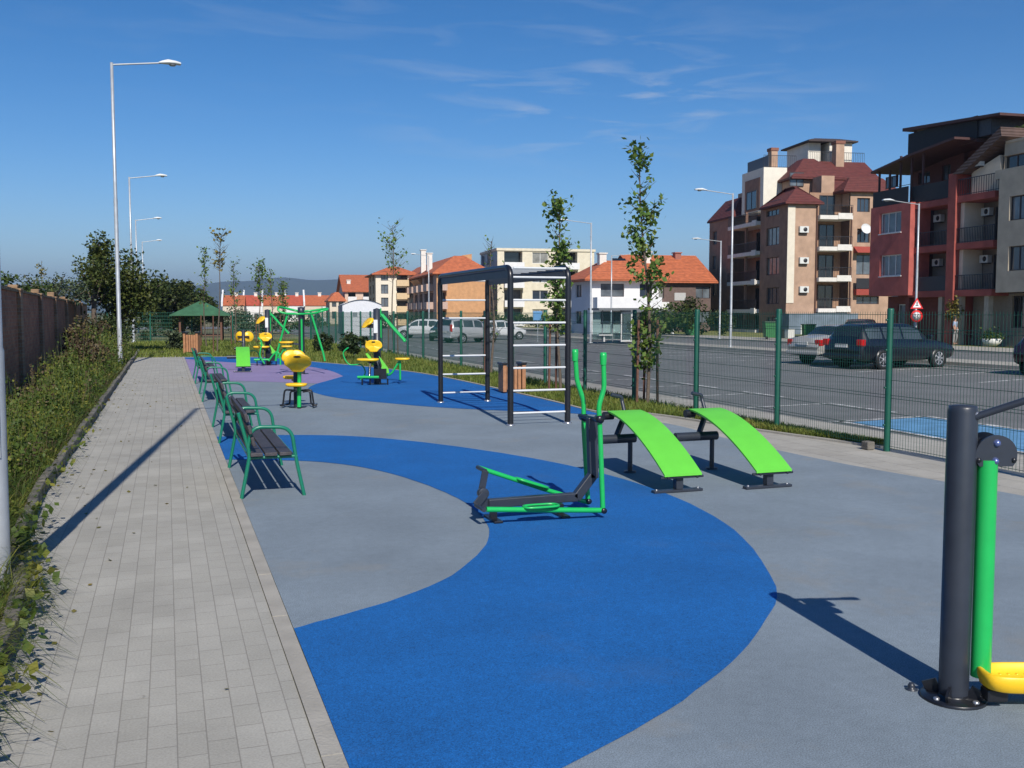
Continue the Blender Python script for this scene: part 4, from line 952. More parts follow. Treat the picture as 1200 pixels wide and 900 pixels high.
def railing(F,name,parent,u0,u1,v,z0,z1,m=None,step=.16,solid=False):
    b=MB(); m=m or M['iron']
    if solid: b.box(u0,u1,v,v+.04,z0,z1,F.T)
    else:
        b.box(u0,u1,v-.02,v+.02,z1-.05,z1,F.T); b.box(u0,u1,v-.02,v+.02,z0+.04,z0+.08,F.T); n=max(2,int((u1-u0)/step))
        for i in range(n+1): u=u0+(u1-u0)*i/n; b.box(u-.012,u+.012,v-.012,v+.012,z0,z1-.05,F.T)
    return b.build(name,m,parent)
def ac(F,u,v,z,parent,s=1.):
    b=MB(); b.box(u-.45*s,u+.45*s,v-.34,v-.02,z-.3*s,z+.3*s,F.T); o=b.build('ac_unit',mat('ac_white',(.62,.63,.60),.5,.05),parent)
    b=MB(); c=Vector(F.T(u+.1*s,v-.345,z)); n=Vector((-F.n.x,-F.n.y,0)); b.lathe(c,[(.21*s,0),(.2*s,.01),(0,.012)],axis=n,seg=14); b.build('fan_grille',M['iron'],o)
    b=MB(); b.box(u-.35*s,u+.35*s,v-.3,v,z-.36*s,z-.301*s,F.T); b.build('bracket',M['iron'],o)
def hip(F,name,m,parent,u0,u1,v0,v1,z,zr,inset=None,over=.4,ridge_u=True,th=.18):
    u0-=over;u1+=over;v0-=over;v1+=over
    if inset is None: inset=min(u1-u0,v1-v0)/2
    b=MB(); A=[(u0,v0),(u1,v0),(u1,v1),(u0,v1)]
    I=[(u0+inset,v0+inset),(u1-inset,v0+inset),(u1-inset,v1-inset),(u0+inset,v1-inset)]
    for i in range(4):
        a,c=A[i],A[(i+1)%4]; d,e=I[(i+1)%4],I[i]
        b.face([F.T(*a,z),F.T(*c,z),F.T(*d,zr),F.T(*e,zr)]); b.face([F.T(*a,z),F.T(*c,z),F.T(*c,z-th),F.T(*a,z-th)])
    b.face([F.T(*q,zr) for q in I]); b.face([F.T(*q,z-th) for q in A]); return b.build(name,m,parent)
def balcony_bay(F,parent,u0,u1,floors,ztop,back,slabm,depth=1.5,proj=.35,doors=True,rail=True,slabth=.38,solid=None,dm=None):
    """open bay: floors = slab top heights; recess wall, slabs, railings, door windows"""
    zb=floors[0]-.3
    bx(F,'recess_wall',back,parent,u0,u1,depth,depth+.1,zb,ztop)
    for i,z in enumerate(floors):
        zn=floors[i+1]-slabth if i+1<len(floors) else ztop
        bx(F,'balcony_slab',slabm,parent,u0-.02 if proj>0 else u0+.01,u1-.005,-proj,depth-.01,z-slabth,z)
        if doors:
            w_=(u1-u0); window(F,(u0+w_*.30,u0+w_*.78,z+.02,min(zn-.25,z+2.3)),parent,v=depth-.05,mull=2,fm=dm,gm=M['glass2'])
        if rail: railing(F,'railing',parent,u0,u1,-proj+.05,z+.0,z+1.0,solid=bool(solid),m=solid or None)
# ---- brick coloured apartment block
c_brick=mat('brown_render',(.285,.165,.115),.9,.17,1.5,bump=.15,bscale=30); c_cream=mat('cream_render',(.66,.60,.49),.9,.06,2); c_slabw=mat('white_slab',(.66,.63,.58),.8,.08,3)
hd=YAW-math.atan(200/FPX); Zb=95.
t=empty('apartment_building',(*at(920,Zb),LOT),'brown five-storey apartment building with dark red roofs, white balcony slabs and a rooftop tower','building')
FL=Fac(920,Zb,hd,'L'); FR=Fac(920,Zb,hd,'R')
def z5(X,Y): return 820+X/3.335,130+Y/3.335
def r5(F,X0,X1,Y0,Y1,v=0.):
    a=z5(X0,Y0);c=z5(X1,Y1); return F.rect(a[0],c[0],a[1],c[1],v)
zc=FR.uz(921,237)[1]
uL=FL.uz(831,300)[0]; uB0=FL.uz(856.5,300)[0]; uB1=FL.uz(890.5,300)[0]
wins=[r5(FL,260,310,a,c) for a,c in ((350,410),(455,525),(572,640),(690,755),(805,850))]
wl=[(uL+1.0,uL+2.3,z,z+1.5) for z in (.8,3.8,6.8,9.6)]
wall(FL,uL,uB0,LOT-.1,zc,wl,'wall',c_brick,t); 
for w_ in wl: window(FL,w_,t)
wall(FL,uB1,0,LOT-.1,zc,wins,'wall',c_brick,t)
for w_ in wins: window(FL,w_,t,mull=3)
sl=[FL.uz((uB0 and 889),130+Y/3.335)[1] for Y in (775,662,548,432)]
balcony_bay(FL,t,uB0,uB1,[LOT+.3]+sl,zc-.0,c_brick,c_slabw,depth=2.0,proj=.4)
for z in sl: bx(FL,'slab_end',c_slabw,t,uB1-1.0,uB1-.02,-.52,-.41,z-.45,z+.12)
bx(FL,'balcony_pillar',c_brick,t,(uB0+uB1)/2-.12,(uB0+uB1)/2+.12,.0,.25,LOT,zc)
# right (lit) face
uR1=FR.uz(957,300)[0]; uR2=FR.uz(995,300)[0]; uR3=FR.uz(998,300)[0]; uR4=FR.uz(1046,300)[0]
wall(FR,0.0,uR1,LOT-.1,zc,[],'wall',mat('sunlit_brown_render',(.40,.265,.185),.9,.15,1.5,bump=.15,bscale=30),t)  # brown render again, with the sunlight on this side put into its colour
bx(FR,'corner_strip',c_cream,t,.0,.75,-.06,-.003,LOT+3.0,zc-.35)
for Y in (464,585,698): u,z=FR.uz(*z5(403,Y)); ac(FR,u,0,z,t)
for X,F_ in ((455,FR),(590,FR)): u=FR.uz(*z5(X,500))[0]; b=MB(); b.tube([FR.T(u,-.1,LOT),FR.T(u,-.1,zc-.3)],.07,6); b.build('drainpipe',mat('pipe_brown',(.10,.045,.03),.6,.1),t)
slr=[FR.uz(*z5(520,Y))[1] for Y in (772,652,532,410)]
balcony_bay(FR,t,uR1+.0,uR2,slr,zc+1.2,mat('warm_recess',(.33,.20,.13),.9,.1),c_slabw,depth=1.7,proj=.6)
for z in slr: bx(FR,'planter_box',c_slabw,t,uR2-1.55,uR2-.1,-.66,-.605,z-.35,z+.22)
tan=MATS['sunlit_brown_render']  # sunlit tone of the brown render, reused on attic and chimneys
wr=[FR.rect(*[v for v in (z5(615,340)[0],z5(665,340)[0],z5(615,340)[1],z5(615,395)[1])]),r5(FR,615,665,460,515),r5(FR,612,700,562,640),r5(FR,612,700,725,755)]
wall(FR,uR2,uR4,LOT-.1,zc+1.2,wr,'wall',tan,t)
for w_ in wr: window(FR,w_,t,mull=3,gm=M['glass'])
b=MB(); 
a0=r5(FR,600,700,530,556); b=MB(); b.face([FR.T(a0[0],-.9,a0[2]),FR.T(a0[1],-.9,a0[2]),FR.T(a0[1],-.02,a0[3]),FR.T(a0[0],-.02,a0[3])]); b.face([FR.T(a0[0],-.9,a0[2]),FR.T(a0[0],-.02,a0[3]),FR.T(a0[0],-.02,a0[2])]); b.build('awning',mat('red_awning',(.30,.05,.035),.8,.1),t)
a0=r5(FR,600,700,655,695); bx(FR,'railing',M['iron'],t,a0[0],a0[1],-.6,-.55,a0[2],a0[3]); a0=r5(FR,600,700,697,720); bx(FR,'balcony_slab',MATS['red_awning'],t,a0[0],a0[1],-.6,-.01,a0[2],a0[3])
u,z=FR.uz(*z5(638,463)); b=MB(); b.lathe(FR.T(u,-.5,z),[(0,0),(.25,.02),(.5,.10),(.52,.12)],axis=Vector((-FR.n.x,-FR.n.y,.35)),seg=18); b.build('satellite_dish',mat('dish_white',(.65,.65,.65),.5,.03),t)
# masses behind facades
D_=-uL
bx(FR,'core',c_brick,t,2.1,uR4,2.3,D_,LOT-.1,zc-.02)
bx(FR,'core',c_brick,t,.05,uR1-.02,.3,5.0,zc-.4,zc-.03)
# roofs
zt1=FR.uz(955,222)[1]
hip(FR,'roof',M['tile_red'],t,0,uR1,0,5.2,zc,zc+1.75,inset=2.2,over=.45)
hip(FR,'roof',M['tile_red'],t,.3,3,-uB0,D_,zc,zc+2.2,inset=1.6,over=.45)
# attic storey
za=FR.uz(*z5(500,262),v=4)[1]
bx(FR,'attic',tan,t,2.6,uR4+1,4.2,D_-2,zc-.01,za)
hip(FR,'roof',M['tile_red'],t,2.6,FR.uz(986,200,v=4)[0],4.2,9.5,za,za+2.2,inset=2.4,over=.5)
b=MB(); ur=FR.uz(988,205)[0]; b.face([FR.T(ur,1.6,zc+1.1),FR.T(uR4+1,1.6,zc+1.1),FR.T(uR4+1,4.4,zc+3.2),FR.T(ur,4.4,zc+3.2)]); b.face([FR.T(ur,1.6,zc+1.1),FR.T(ur,4.4,zc+3.2),FR.T(ur,4.4,zc+1.1)]); b.build('roof',M['tile_red'],t)
b=MB(); b.face([FR.T(ur,4.0,za-.1),FR.T(uR4+1,4.0,za-.1),FR.T(uR4+1,7.5,za+2.2),FR.T(ur,7.5,za+2.2)]); b.face([FR.T(ur,4.0,za-.1),FR.T(ur,7.5,za+2.2),FR.T(ur,7.5,za-.1)]); b.build('roof',M['tile_red'],t)
bx(FR,'core',tan,t,uR2+.05,uR4,.35,4.2,zc-.1,zc+1.15)
# gable porch over right balcony
hip(FR,'roof',M['tile_red'],t,uR2-.6,uR4,-.1,1.8,zc+1.25,zc+2.6,inset=1.2,over=.35)
bx(FR,'attic_column',tan,t,FR.uz(961,230,v=2)[0],FR.uz(976,230,v=2)[0],1.75,3.6,zc+.1,za-.1)
wd=r5(FR,350,405,240,295,v=4.2); window(FR,wd,t,v=4.12,mull=2)
wd=r5(FR,560,660,262,292,v=4.2); window(FR,wd,t,v=4.12,mull=3)
# cream block with roof terrace
q=FR.rect(882,922,196,236,v=7); zq=q[3]
bx(FR,'penthouse',mat('cream_white',(.72,.68,.58),.9,.05,2),t,.6,q[1],7,12.5,zc-.05,zq)
bx(FL,'penthouse_panel',c_brick,t,-11.6,-7.8,.55,.59,zc+.1,zq-.9); FLp=Fac(0,0,hd,'L',org=FR.o+FR.u*.55)
window(FLp,(-11.0,-8.4,zc+.3,zc+2.2),t,v=-.06,mull=2)
railing(FR,'roof_railing',t,.6,q[1]+1.0,7.05,zq,zq+1.25,step=.22); 
b=MB(); b.box(-12.4,-7.1,.6,.64,zq,zq+1.25,FLp.T); b.build('roof_railing',mat('blue_grey_rail',(.06,.075,.10),.5,.1),t)
# tower
q=FR.rect(923,998,160,195,v=9); tu0=FR.uz(947,180,v=9)[0]; tu1=FR.uz(995,180,v=9)[0]; ztw=FR.uz(960,167,v=9)[1]
tw=mat('tower_white',(.70,.66,.58),.9,.06,2)
bx(FR,'tower',tw,t,tu0,tu0+1.4,9,14,za,ztw); bx(FR,'tower',tw,t,tu0+2.1,tu1,8.4,14,za,ztw); bx(FR,'tower',tw,t,tu0+1.4,tu0+2.1,10.5,14,za,ztw)
bx(FR,'tower_door',M['glass2'],t,tu0+1.45,tu0+2.05,10.4,10.49,ztw-2.7,ztw-.6)
hip(FR,'tower_roof',mat('slate_dark',(.05,.035,.035),.8,.15,3),t,tu0,tu1,8.4,14.2,ztw+.1,ztw+.5,inset=1.4,over=.45,th=.15)
railing(FR,'roof_railing',t,tu0-.6,uR4+1,7.6,za+2.0,za+3.2,step=.2)
for X,wd_,y0,y1,vv in ((550,.45,128,182,6.5),(293,.35,155,215,9.)):
    a=FR.uz(*z5(X,y0),v=vv); c=FR.uz(*z5(X,y1+60),v=vv); bb_=bx(FR,'chimney',tan,t,a[0]-wd_,a[0]+wd_,vv,vv+.9,c[1],a[1]); bx(FR,'chimney_cap',mat('cap_brown',(.22,.09,.06),.8,.1),t,a[0]-wd_-.08,a[0]+wd_+.08,vv-.08,vv+.98,a[1],a[1]+.3)
a=FR.uz(927,161,v=9)
# ground-floor blue grey garage front
g0=r5(FR,-15,300,795,870); bx(FR,'garage_block',mat('blue_grey_base',(.14,.18,.23),.8,.25,1.2),t,-.6,uR2,-2.0,-.02,LOT-.1,r5(FR,10,100,792,860)[3])
u,z=FR.uz(944,383,v=-2.0); bx(FR,'garage_door',M['wframe_white'],t,u-.5,u+.5,-2.05,-2.003,LOT,z+.2); bx(FR,'garage_door',M['glass2'],t,u-.38,u+.38,-2.09,-2.052,LOT,z+.05)

# ---- red apartment building (right)
hd2=R(4.75); Zr=71.
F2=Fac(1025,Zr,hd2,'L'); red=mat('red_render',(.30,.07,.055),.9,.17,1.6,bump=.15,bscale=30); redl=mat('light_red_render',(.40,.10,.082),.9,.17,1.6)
beige=mat('beige_render',(.42,.355,.27),.9,.12,1.6); creamw=mat('cream_gable',(.66,.56,.43),.9,.06,1.6); darkr=mat('dark_red_wood',(.07,.03,.028),.7,.15,3)
t=empty('apartment_building',(*at(1025,Zr),LOT),'dark red four-storey apartment building with black terrace pergola and recessed balconies, at the right edge','building')
def z6(X,Y): return 1000+X/3.215,120+Y/3.215
def r6(X0,X1,Y0,Y1,v=0.,F=F2):
    a=z6(X0,Y0);c=z6(X1,Y1); return F.rect(a[0],c[0],a[1],c[1],v)
def u6(X,v=0.,Y=500,F=F2): return F.uz(*z6(X,Y),v)[0]
def h6(X,Y,v=0.,F=F2): return F.uz(*z6(X,Y),v)[1]
zg=h6(300,722)          # ground floor top
zS=[h6(300,700),h6(300,540),h6(300,372)]
zS=[zg+.15,zg+.15+2.95,zg+.15+5.9]
U=[u6(80),u6(215),u6(226),u6(370),u6(399),u6(541)]; UE=u6(543)+15
# red box, protruding .6
FB=F2; zr1=zS[2]+.15
Fb=Fac(0,0,hd2,'L',org=F2.o-F2.n*.6)
ub0,ub1=0.0,Fb.uz(*z6(212,500))[0]
wb=[Fb.rect(z6(100,0)[0],z6(180,0)[0],z6(0,a)[1],z6(0,c)[1]) for a,c in ((414,492),(574,654))]
wall(Fb,ub0,ub1,zg-.05,zr1,wb,'wall',redl,t)
for w_ in wb: window(Fb,w_,t,mull=3,gm=M['curtain'],fm=M['wframe_white'],sill=True); 
bx(Fb,'wall_side',redl,t,ub1-.05,ub1,.01,1.6,zg-.05,zr1-.01); bx(Fb,'wall_side',redl,t,ub0,ub0+.05,.01,1.6,zg-.05,zr1-.01); bx(Fb,'box_floor',redl,t,ub0+.06,ub1-.06,.3,1.5,zg-.05,zg+.1)
bx(F2,'cream_strip',creamw,t,U[2]-.4,U[2],-.45,.4,zg,zr1-.05); bx(F2,'red_return',redl,t,ub1+.005,U[2]-.41,-.3,.4,zg,zr1-.05)
for (a,c) in ((U[2],U[3]),(U[4],U[5])):
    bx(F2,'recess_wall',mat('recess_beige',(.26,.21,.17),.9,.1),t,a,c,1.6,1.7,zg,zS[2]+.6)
    for i,z in enumerate(zS):
        bx(F2,'balcony_slab',red,t,a+.01,c-.01,-.25,1.59,z-.35,z+.05)
        if i<2:
            w_=c-a; window(F2,(a+w_*.40,a+w_*.97,z+.1,z+2.25),t,v=1.55,mull=3,gm=M['glass2'])
            railing(F2,'railing',t,a+.01,c-.01,-.2,z+.05,z+1.0,solid=(i==0 and a==U[2]),step=.14)
            ac(F2,a+.85,1.5,z+2.0,t,.8)
bx(F2,'pier',red,t,U[3],U[4],-.35,1.7,LOT,h6(385,270)); bx(F2,'cream_strip',creamw,t,U[4]+.01,U[4]+.35,.05,1.5,zg+.16,zS[2]-.36)
# beige volume
wv=[r6(588,650,350,442,v=-.3),r6(585,650,540,633,v=-.3)]
Fv=Fac(0,0,hd2,'L',org=F2.o-F2.n*.3); zv=zS[2]+1.0; uv0=Fv.uz(*z6(543,500))[0]
wv=[Fv.rect(z6(588,0)[0],1203,z6(0,350)[1],z6(0,442)[1]),Fv.rect(z6(584,0)[0],1203,z6(0,540)[1],z6(0,633)[1])]
wv+= [(w_[1]+3,w_[1]+5.5,w_[2],w_[3]) for w_ in wv]
wall(Fv,uv0,UE,zg-.02,zv,wv,'wall',beige,t)
for w_ in wv: window(Fv,w_,t,mull=2)
bx(Fv,'wall_side',beige,t,uv0+.0,uv0+.06,.01,1.9,zg-.02,zv-.01)
# ground floor
wg=[r6(120,190,760,850),r6(280,322,750,860),r6(545,592,728,850)]
dg=[r6(355,400,730,890)]
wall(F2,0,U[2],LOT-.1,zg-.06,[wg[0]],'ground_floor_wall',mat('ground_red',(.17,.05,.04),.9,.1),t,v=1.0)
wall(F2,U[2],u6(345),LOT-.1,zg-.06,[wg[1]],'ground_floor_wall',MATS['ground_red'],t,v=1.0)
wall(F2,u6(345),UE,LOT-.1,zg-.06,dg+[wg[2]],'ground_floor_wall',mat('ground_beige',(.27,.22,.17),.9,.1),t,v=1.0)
window(F2,wg[0],t,v=1.15,fm=M['wframe_white'],gm=M['curtain']); window(F2,wg[1],t,v=1.15,fm=M['wframe_white'],mull=2); window(F2,wg[2],t,v=1.15,gm=M['glass2'])
bx(F2,'doorway',M['glass2'],t,dg[0][0],dg[0][1],1.3,1.35,LOT,dg[0][3])
for X in (215,340,410,515): u=u6(X); bx(F2,'column',beige if X>300 else MATS['ground_red'],t,u-.18,u+.18,-.1,.25,LOT-.1,zg-.06)
# upper recessed storey + terraces
z3=zS[2]+.1; zt2=h6(300,215,v=2.5); u3=u6(392,v=2.5,Y=250)
wt=[r6(115,160,280,320,v=2.6),r6(245,288,262,306,v=2.6),r6(333,366,235,292,v=2.6)]
FT=Fac(0,0,hd2,'L',org=F2.o+F2.n*2.6)
wt=[FT.rect(z6(a,0)[0],z6(c,0)[0],z6(0,d)[1],z6(0,e)[1]) for a,c,d,e in ((115,160,278,322),(245,288,262,306),(333,366,235,292))]
zt2=FT.uz(*z6(250,215))[1]
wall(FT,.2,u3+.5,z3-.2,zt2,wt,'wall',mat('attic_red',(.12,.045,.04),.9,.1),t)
for w_ in wt: window(FT,w_,t,gm=M['glass'],mull=2)
railing(F2,'terrace_railing',t,.05,U[2],-.5,z3,z3+1.15,solid=True,m=mat('black_fence',(.016,.017,.02),.7,.15)); railing(F2,'terrace_railing',t,U[2],U[3]-.02,-.2,z3,z3+1.1,solid=True,m=MATS['black_fence'])
for k in range(5): u=.1+k*(u3)/4.2; bx(F2,'terrace_post',darkr,t,u-.06,u+.06,-.1,.02,z3,zt2-.1 if k>1 else zt2-.9)
b=MB(); 
b.prism([F2.T(-.3,-.5,zt2-.95),F2.T(U[2],-.5,zt2-.35),F2.T(U[3]+.6,-.5,zt2+.05),F2.T(U[3]+.6,-.5,zt2+.2),F2.T(U[2],-.5,zt2-.2),F2.T(-.3,-.5,zt2-.8)],Vector((F2.n.x,F2.n.y,0))*3.2); b.build('terrace_roof',darkr,t,fix=True)
# top terrace with pergola roof
zt3=zt2+.2
bx(F2,'core',MATS['attic_red'],t,.4,UE-.1,2.9,9,zg,zt2-.05); 
pt0,pt1=u6(205,v=1.,Y=200),u6(465,v=1.,Y=150)
railing(F2,'terrace_railing',t,pt0,pt1,1.0,zt3-.1,zt3+1.35,solid=True,m=MATS['black_fence'])
bx(F2,'terrace_floor',darkr,t,pt0-.2,pt1,1.0,5,zt3-.3,zt3-.05)
pz0=h6(185,110,v=.6); pz1=h6(550,48,v=.6); pu0=u6(185,v=.6,Y=110); pu1=u6(552,v=.6,Y=50)
b=MB(); b.prism([F2.T(pu0,.6,pz0),F2.T(pu1,.6,pz1),F2.T(pu1,.6,pz1+.16),F2.T(pu0,.6,pz0+.22)],Vector((F2.n.x,F2.n.y,0))*4.2); b.build('pergola_roof',darkr,t,fix=True)
for k in range(5):
    f=k/4; u=pu0+.7+(pt1-pu0-.9)*f
    for v in (1.05,4.6): bx(F2,'pergola_post',darkr,t,u-.07,u+.07,v,v+.14,zt3-.1,pz0+(pz1-pz0)*((u-pu0)/(pu1-pu0))-.01)
bx(F2,'pergola_screen',mat('grey_screen',(.05,.055,.065),.6,.2),t,pt1-.6,pt1+1.1,1.1,4.4,zt3,pz0+(pz1-pz0)*.86)
bx(F2,'pergola_back',MATS['grey_screen'],t,pt0+.5,pt1,4.5,4.6,zt3,zt3+1.4)
# diagonal gable roof and cream gable wall
A0=F2.uz(*z6(378,272),v=-.3); A1=F2.uz(*z6(560,92),v=-.3)
b=MB(); n3=Vector((F2.n.x,F2.n.y,0))
b.prism([F2.T(A0[0],-.4,A0[1]),F2.T(A1[0],-.4,A1[1]),F2.T(A1[0]+.1,-.4,A1[1]-.55),F2.T(A0[0]+.9,-.4,A0[1]-.05)],n3*3.8); b.build('gable_roof',M['tile_brown'],t,fix=True)
b=MB(); b.prism([F2.T(A0[0]+.9,.3,zS[2]+.06),F2.T(A0[0]+.9,.3,A0[1]),F2.T(A1[0]-.8,.3,A1[1]-1.5),F2.T(A1[0]-.4,.3,zS[2]+.06)],n3*2.2); b.build('gable_wall',creamw,t,fix=True)
acu=F2.uz(*z6(478,225),v=.3); ac(F2,acu[0],.3,acu[1],t,.9)
zb1=h6(600,150,v=.3); wq=[r6(556,643,195,288,v=.3)]; wq=[(wq[0][0],wq[0][1]+1,wq[0][2],wq[0][3])]
Fq=Fac(0,0,hd2,'L',org=F2.o+F2.n*.3)
wq=[Fq.rect(z6(556,0)[0],1207,z6(0,195)[1],z6(0,290)[1])]
wall(Fq,A1[0]-.4,UE,zS[2]+.0,zb1,wq,'wall',beige,t,v=0); window(Fq,wq[0],t,gm=M['glass2'],mull=2)
bx(F2,'parapet',beige,t,A1[0]-.3,UE,.25,2.6,zb1,zb1+.15)
railing(F2,'terrace_railing',t,U[4],U[5]+2.5,-.2,zS[2]+.06,zS[2]+1.1,step=.2); bx(F2,'balcony_slab',beige,t,U[5],UE,-.28,.29,zS[2]-.35+.9+.12,zS[2]+.9+.3)
# rooftop bush
uq=F2.uz(*z6(625,95),v=2.); p=F2.T(uq[0]+.6,2.2,zb1+.1); tree('rooftop_bush',p[0],p[1],p[2],1.1,2.0,p[2],p[2]+1.5,900,LM['big'],'leafy bush growing on the roof terrace of the red building','bush',size=.17,lumps=9,seed=70,trunk=False)
bx(F2,'core',beige,t,U[5]+.3,UE-.05,2.0,8.9,LOT,zb1-.1)
bx(F2,'core',MATS['attic_red'],t,.1,U[5]+.3,1.75,8.8,zg-.2,zS[2])
bx(F2,'core',MATS['ground_red'],t,.1,U[5]+.3,1.4,8.8,LOT,zg-.2)

# ---- generic lower detail buildings, each with facades and openings
def block(name,label,px0,Z,hd,wR,dL,zt,wallR,wallL,rows,wins_R,wins_L=(),roof=None,roofm=None,base=LOT,bands=None,winm=None,flat=False,rz=1.8,over=.5,wh=1.3):
    """corner at px0; R face width wR m to the right, L face dL m deep"""
    t=empty(name,(*at(px0,Z),base),label,'building'); FR=Fac(px0,Z,hd,'R'); FL=Fac(px0,Z,hd,'L')
    fh=(zt-base)/rows
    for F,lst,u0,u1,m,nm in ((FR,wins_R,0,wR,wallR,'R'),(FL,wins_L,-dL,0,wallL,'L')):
        holes=[]; balc=[]
        for (a,c,kind) in lst:
            for r in range(rows):
                z=base+fh*r
                if kind=='w': holes.append((u0+a,u0+c,z+.95,z+.95+wh))
                elif kind=='b': holes.append((u0+a,u0+c,z+.3,z+fh-.12,1.2)); balc.append((u0+a,u0+c,z))
        wall(F,u0,u1,base-.1,zt,holes,'wall',m,t)
        for h_ in holes:
            if len(h_)==4: window(F,h_,t,gm=M['glass'],fm=winm,mull=2)
            else:
                b=MB(); b.face([F.T(h_[0],1.2,h_[2]),F.T(h_[1],1.2,h_[2]),F.T(h_[1],1.2,h_[3]),F.T(h_[0],1.2,h_[3])]); b.build('balcony_recess',M['curtain'] if rnd.random()<.4 else M['glass2'],t)
        for (a,c,z) in balc: bx(F,'balcony',bands or wallR,t,a-.1,c+.1,-.9,.02,z+.12,z+1.05)
    b=MB(); b.box(.3,wR,dL-.1,dL,base,zt,FR.T); b.box(wR-.1,wR,.3,dL-.11,base,zt,FR.T); b.build('rear_wall',wallR,t,fix=True)
    if flat: bx(FR,'roof',wallR,t,-.15,wR+.15,-.15,dL,zt,zt+.35)
    elif roof=='hip': hip(FR,'roof',roofm,t,0,wR,0,dL,zt,zt+rz,inset=min(wR,dL)/2*.98,over=over)
    elif roof=='gable':   # ridge parallel to R face
        b=MB(); u0,u1,v0,v1=-over,wR+over,-over,dL+over; vm=(v0+v1)/2; z0_=zt-.05; z1_=zt+rz
        for s_ in (0,.16):
            b.face([FR.T(u0,v0,z0_+s_),FR.T(u1,v0,z0_+s_),FR.T(u1,vm,z1_+s_),FR.T(u0,vm,z1_+s_)]); b.face([FR.T(u0,vm,z1_+s_),FR.T(u1,vm,z1_+s_),FR.T(u1,v1,z0_+s_),FR.T(u0,v1,z0_+s_)])
        b.face([FR.T(u0,v0,z0_),FR.T(u1,v0,z0_),FR.T(u1,v0,z0_+.16),FR.T(u0,v0,z0_+.16)])
        b.build('roof',roofm,t)
        b=MB()
        for u in (0.02,wR-.02): b.face([FR.T(u,0,zt),FR.T(u,dL,zt),FR.T(u,dL/2,zt+rz)])
        b.build('gable_wall',wallL,t)
    elif roof=='gableR':   # gable end faces R side
        b=MB(); u0,u1,v0,v1=-over,wR+over,-over,dL+over; um=(u0+u1)/2
        for s_ in (0,.16):
            b.face([FR.T(u0,v0,zt+s_),FR.T(um,v0,zt+rz+s_),FR.T(um,v1,zt+rz+s_),FR.T(u0,v1,zt+s_)]); b.face([FR.T(um,v0,zt+rz+s_),FR.T(u1,v0,zt+s_),FR.T(u1,v1,zt+s_),FR.T(um,v1,zt+rz+s_)])
        b.build('roof',roofm,t); b=MB()
        for v in (.02,dL-.02): b.face([FR.T(0,v,zt),FR.T(wR,v,zt),FR.T(wR/2,v,zt+rz)])
        b.build('gable_wall',wallR,t)
    return t,FR,FL
def chim(F,t,u,v,z0,z1,m=None,w_=.35):
    bx(F,'chimney',m or c_slabw,t,u-w_,u+w_,v,v+.8,z0,z1); bx(F,'chimney_cap',m or c_slabw,t,u-w_-.1,u+w_+.1,v-.1,v+.9,z1,z1+.12)
hdn=R(6)
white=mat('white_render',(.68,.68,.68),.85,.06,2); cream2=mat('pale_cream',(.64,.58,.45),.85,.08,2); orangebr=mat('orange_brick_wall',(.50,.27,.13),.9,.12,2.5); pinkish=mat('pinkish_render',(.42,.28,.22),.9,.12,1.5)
def W(px0,px1,Z): return (px1-px0)/FPX*Z*1.0/math.cos(YAW-hdn)
Z=95
# white house
b0,FRw,FLw=block('house','white two-storey house with orange hipped roof behind the glass bus shelter',692,Z,hdn,W(692,774,Z),6.5,hgt(327,Z),white,mat('shaded_white',(.55,.56,.60),.85,.05),2,[(1.0,3.4,'w'),(5.0,6.3,'w')],[(1.5,3.5,'w')],roof='hip',roofm=M['tile_orange'],rz=1.9,over=.9,wh=1.25)  # left wall is the white render with its bluish shade put into the colour
chim(FRw,b0,1.9,2.0,hgt(325,Z),hgt(306,Z)+.8); bx(FRw,'balcony',white,b0,.2,W(692,774,Z)-.2,-1.4,-.02,hgt(361,Z),hgt(348.5,Z)); bx(FRw,'terrace_roof',mat('grey_canopy',(.12,.13,.14),.6,.1),b0,3.0,7.6,-3.0,-.01,hgt(366,Z),hgt(363,Z)); 
for i in (3.2,7.3): bx(FRw,'terrace_pillar',white,b0,i-.12,i+.12,-2.9,-2.66,LOT,hgt(366,Z))
b=MB(); b.prism([FRw.T(3.0,1.0,hgt(318,Z)),FRw.T(4.4,1.0,hgt(318,Z)),FRw.T(4.4,2.6,hgt(306,Z)+.3),FRw.T(3.0,2.6,hgt(306,Z)+.3)],(0,0,.12)); b.build('solar_panel',M['glass2'],b0,fix=True)
Z=106
b1,FRx,FLx=block('house','dark walled house with a big orange tiled roof left of the brown apartments',752,Z,hdn,W(752,836,Z),11,hgt(331,Z),mat('dark_house_wall',(.13,.09,.08),.9,.15),c_brick,2,[(.5,2.5,'w'),(6.2,7.9,'w')],roof='gable',roofm=M['tile_orange'],rz=3.1,over=.6)
chim(FRx,b1,2.0,3.5,hgt(320,Z),hgt(297,Z)+.3); chim(FRx,b1,6.0,4.5,hgt(312,Z),hgt(300,Z)+.6,m=mat('chimney_red',(.30,.12,.09),.8,.1))
for i,u in enumerate((2.3,5.0)): 
    z=hgt(318,Z); b=MB(); b.prism([FRx.T(u,2.2,z-.35),FRx.T(u+1.0,2.2,z-.35),FRx.T(u+1.0,3.2,z+.35),FRx.T(u,3.2,z+.35)],(0,0,.1)); b.build('skylight',M['glass2'],b1,fix=True)
bx(FRx,'garage_door',mat('grey_shutter',(.42,.42,.42),.6,.05),b1,3.7,5.0,-.05,-.003,hgt(352,Z),hgt(343,Z)) ; bx(FRx,'balcony',white,b1,0,2.6,-1.2,-.02,hgt(363,Z),hgt(354,Z))
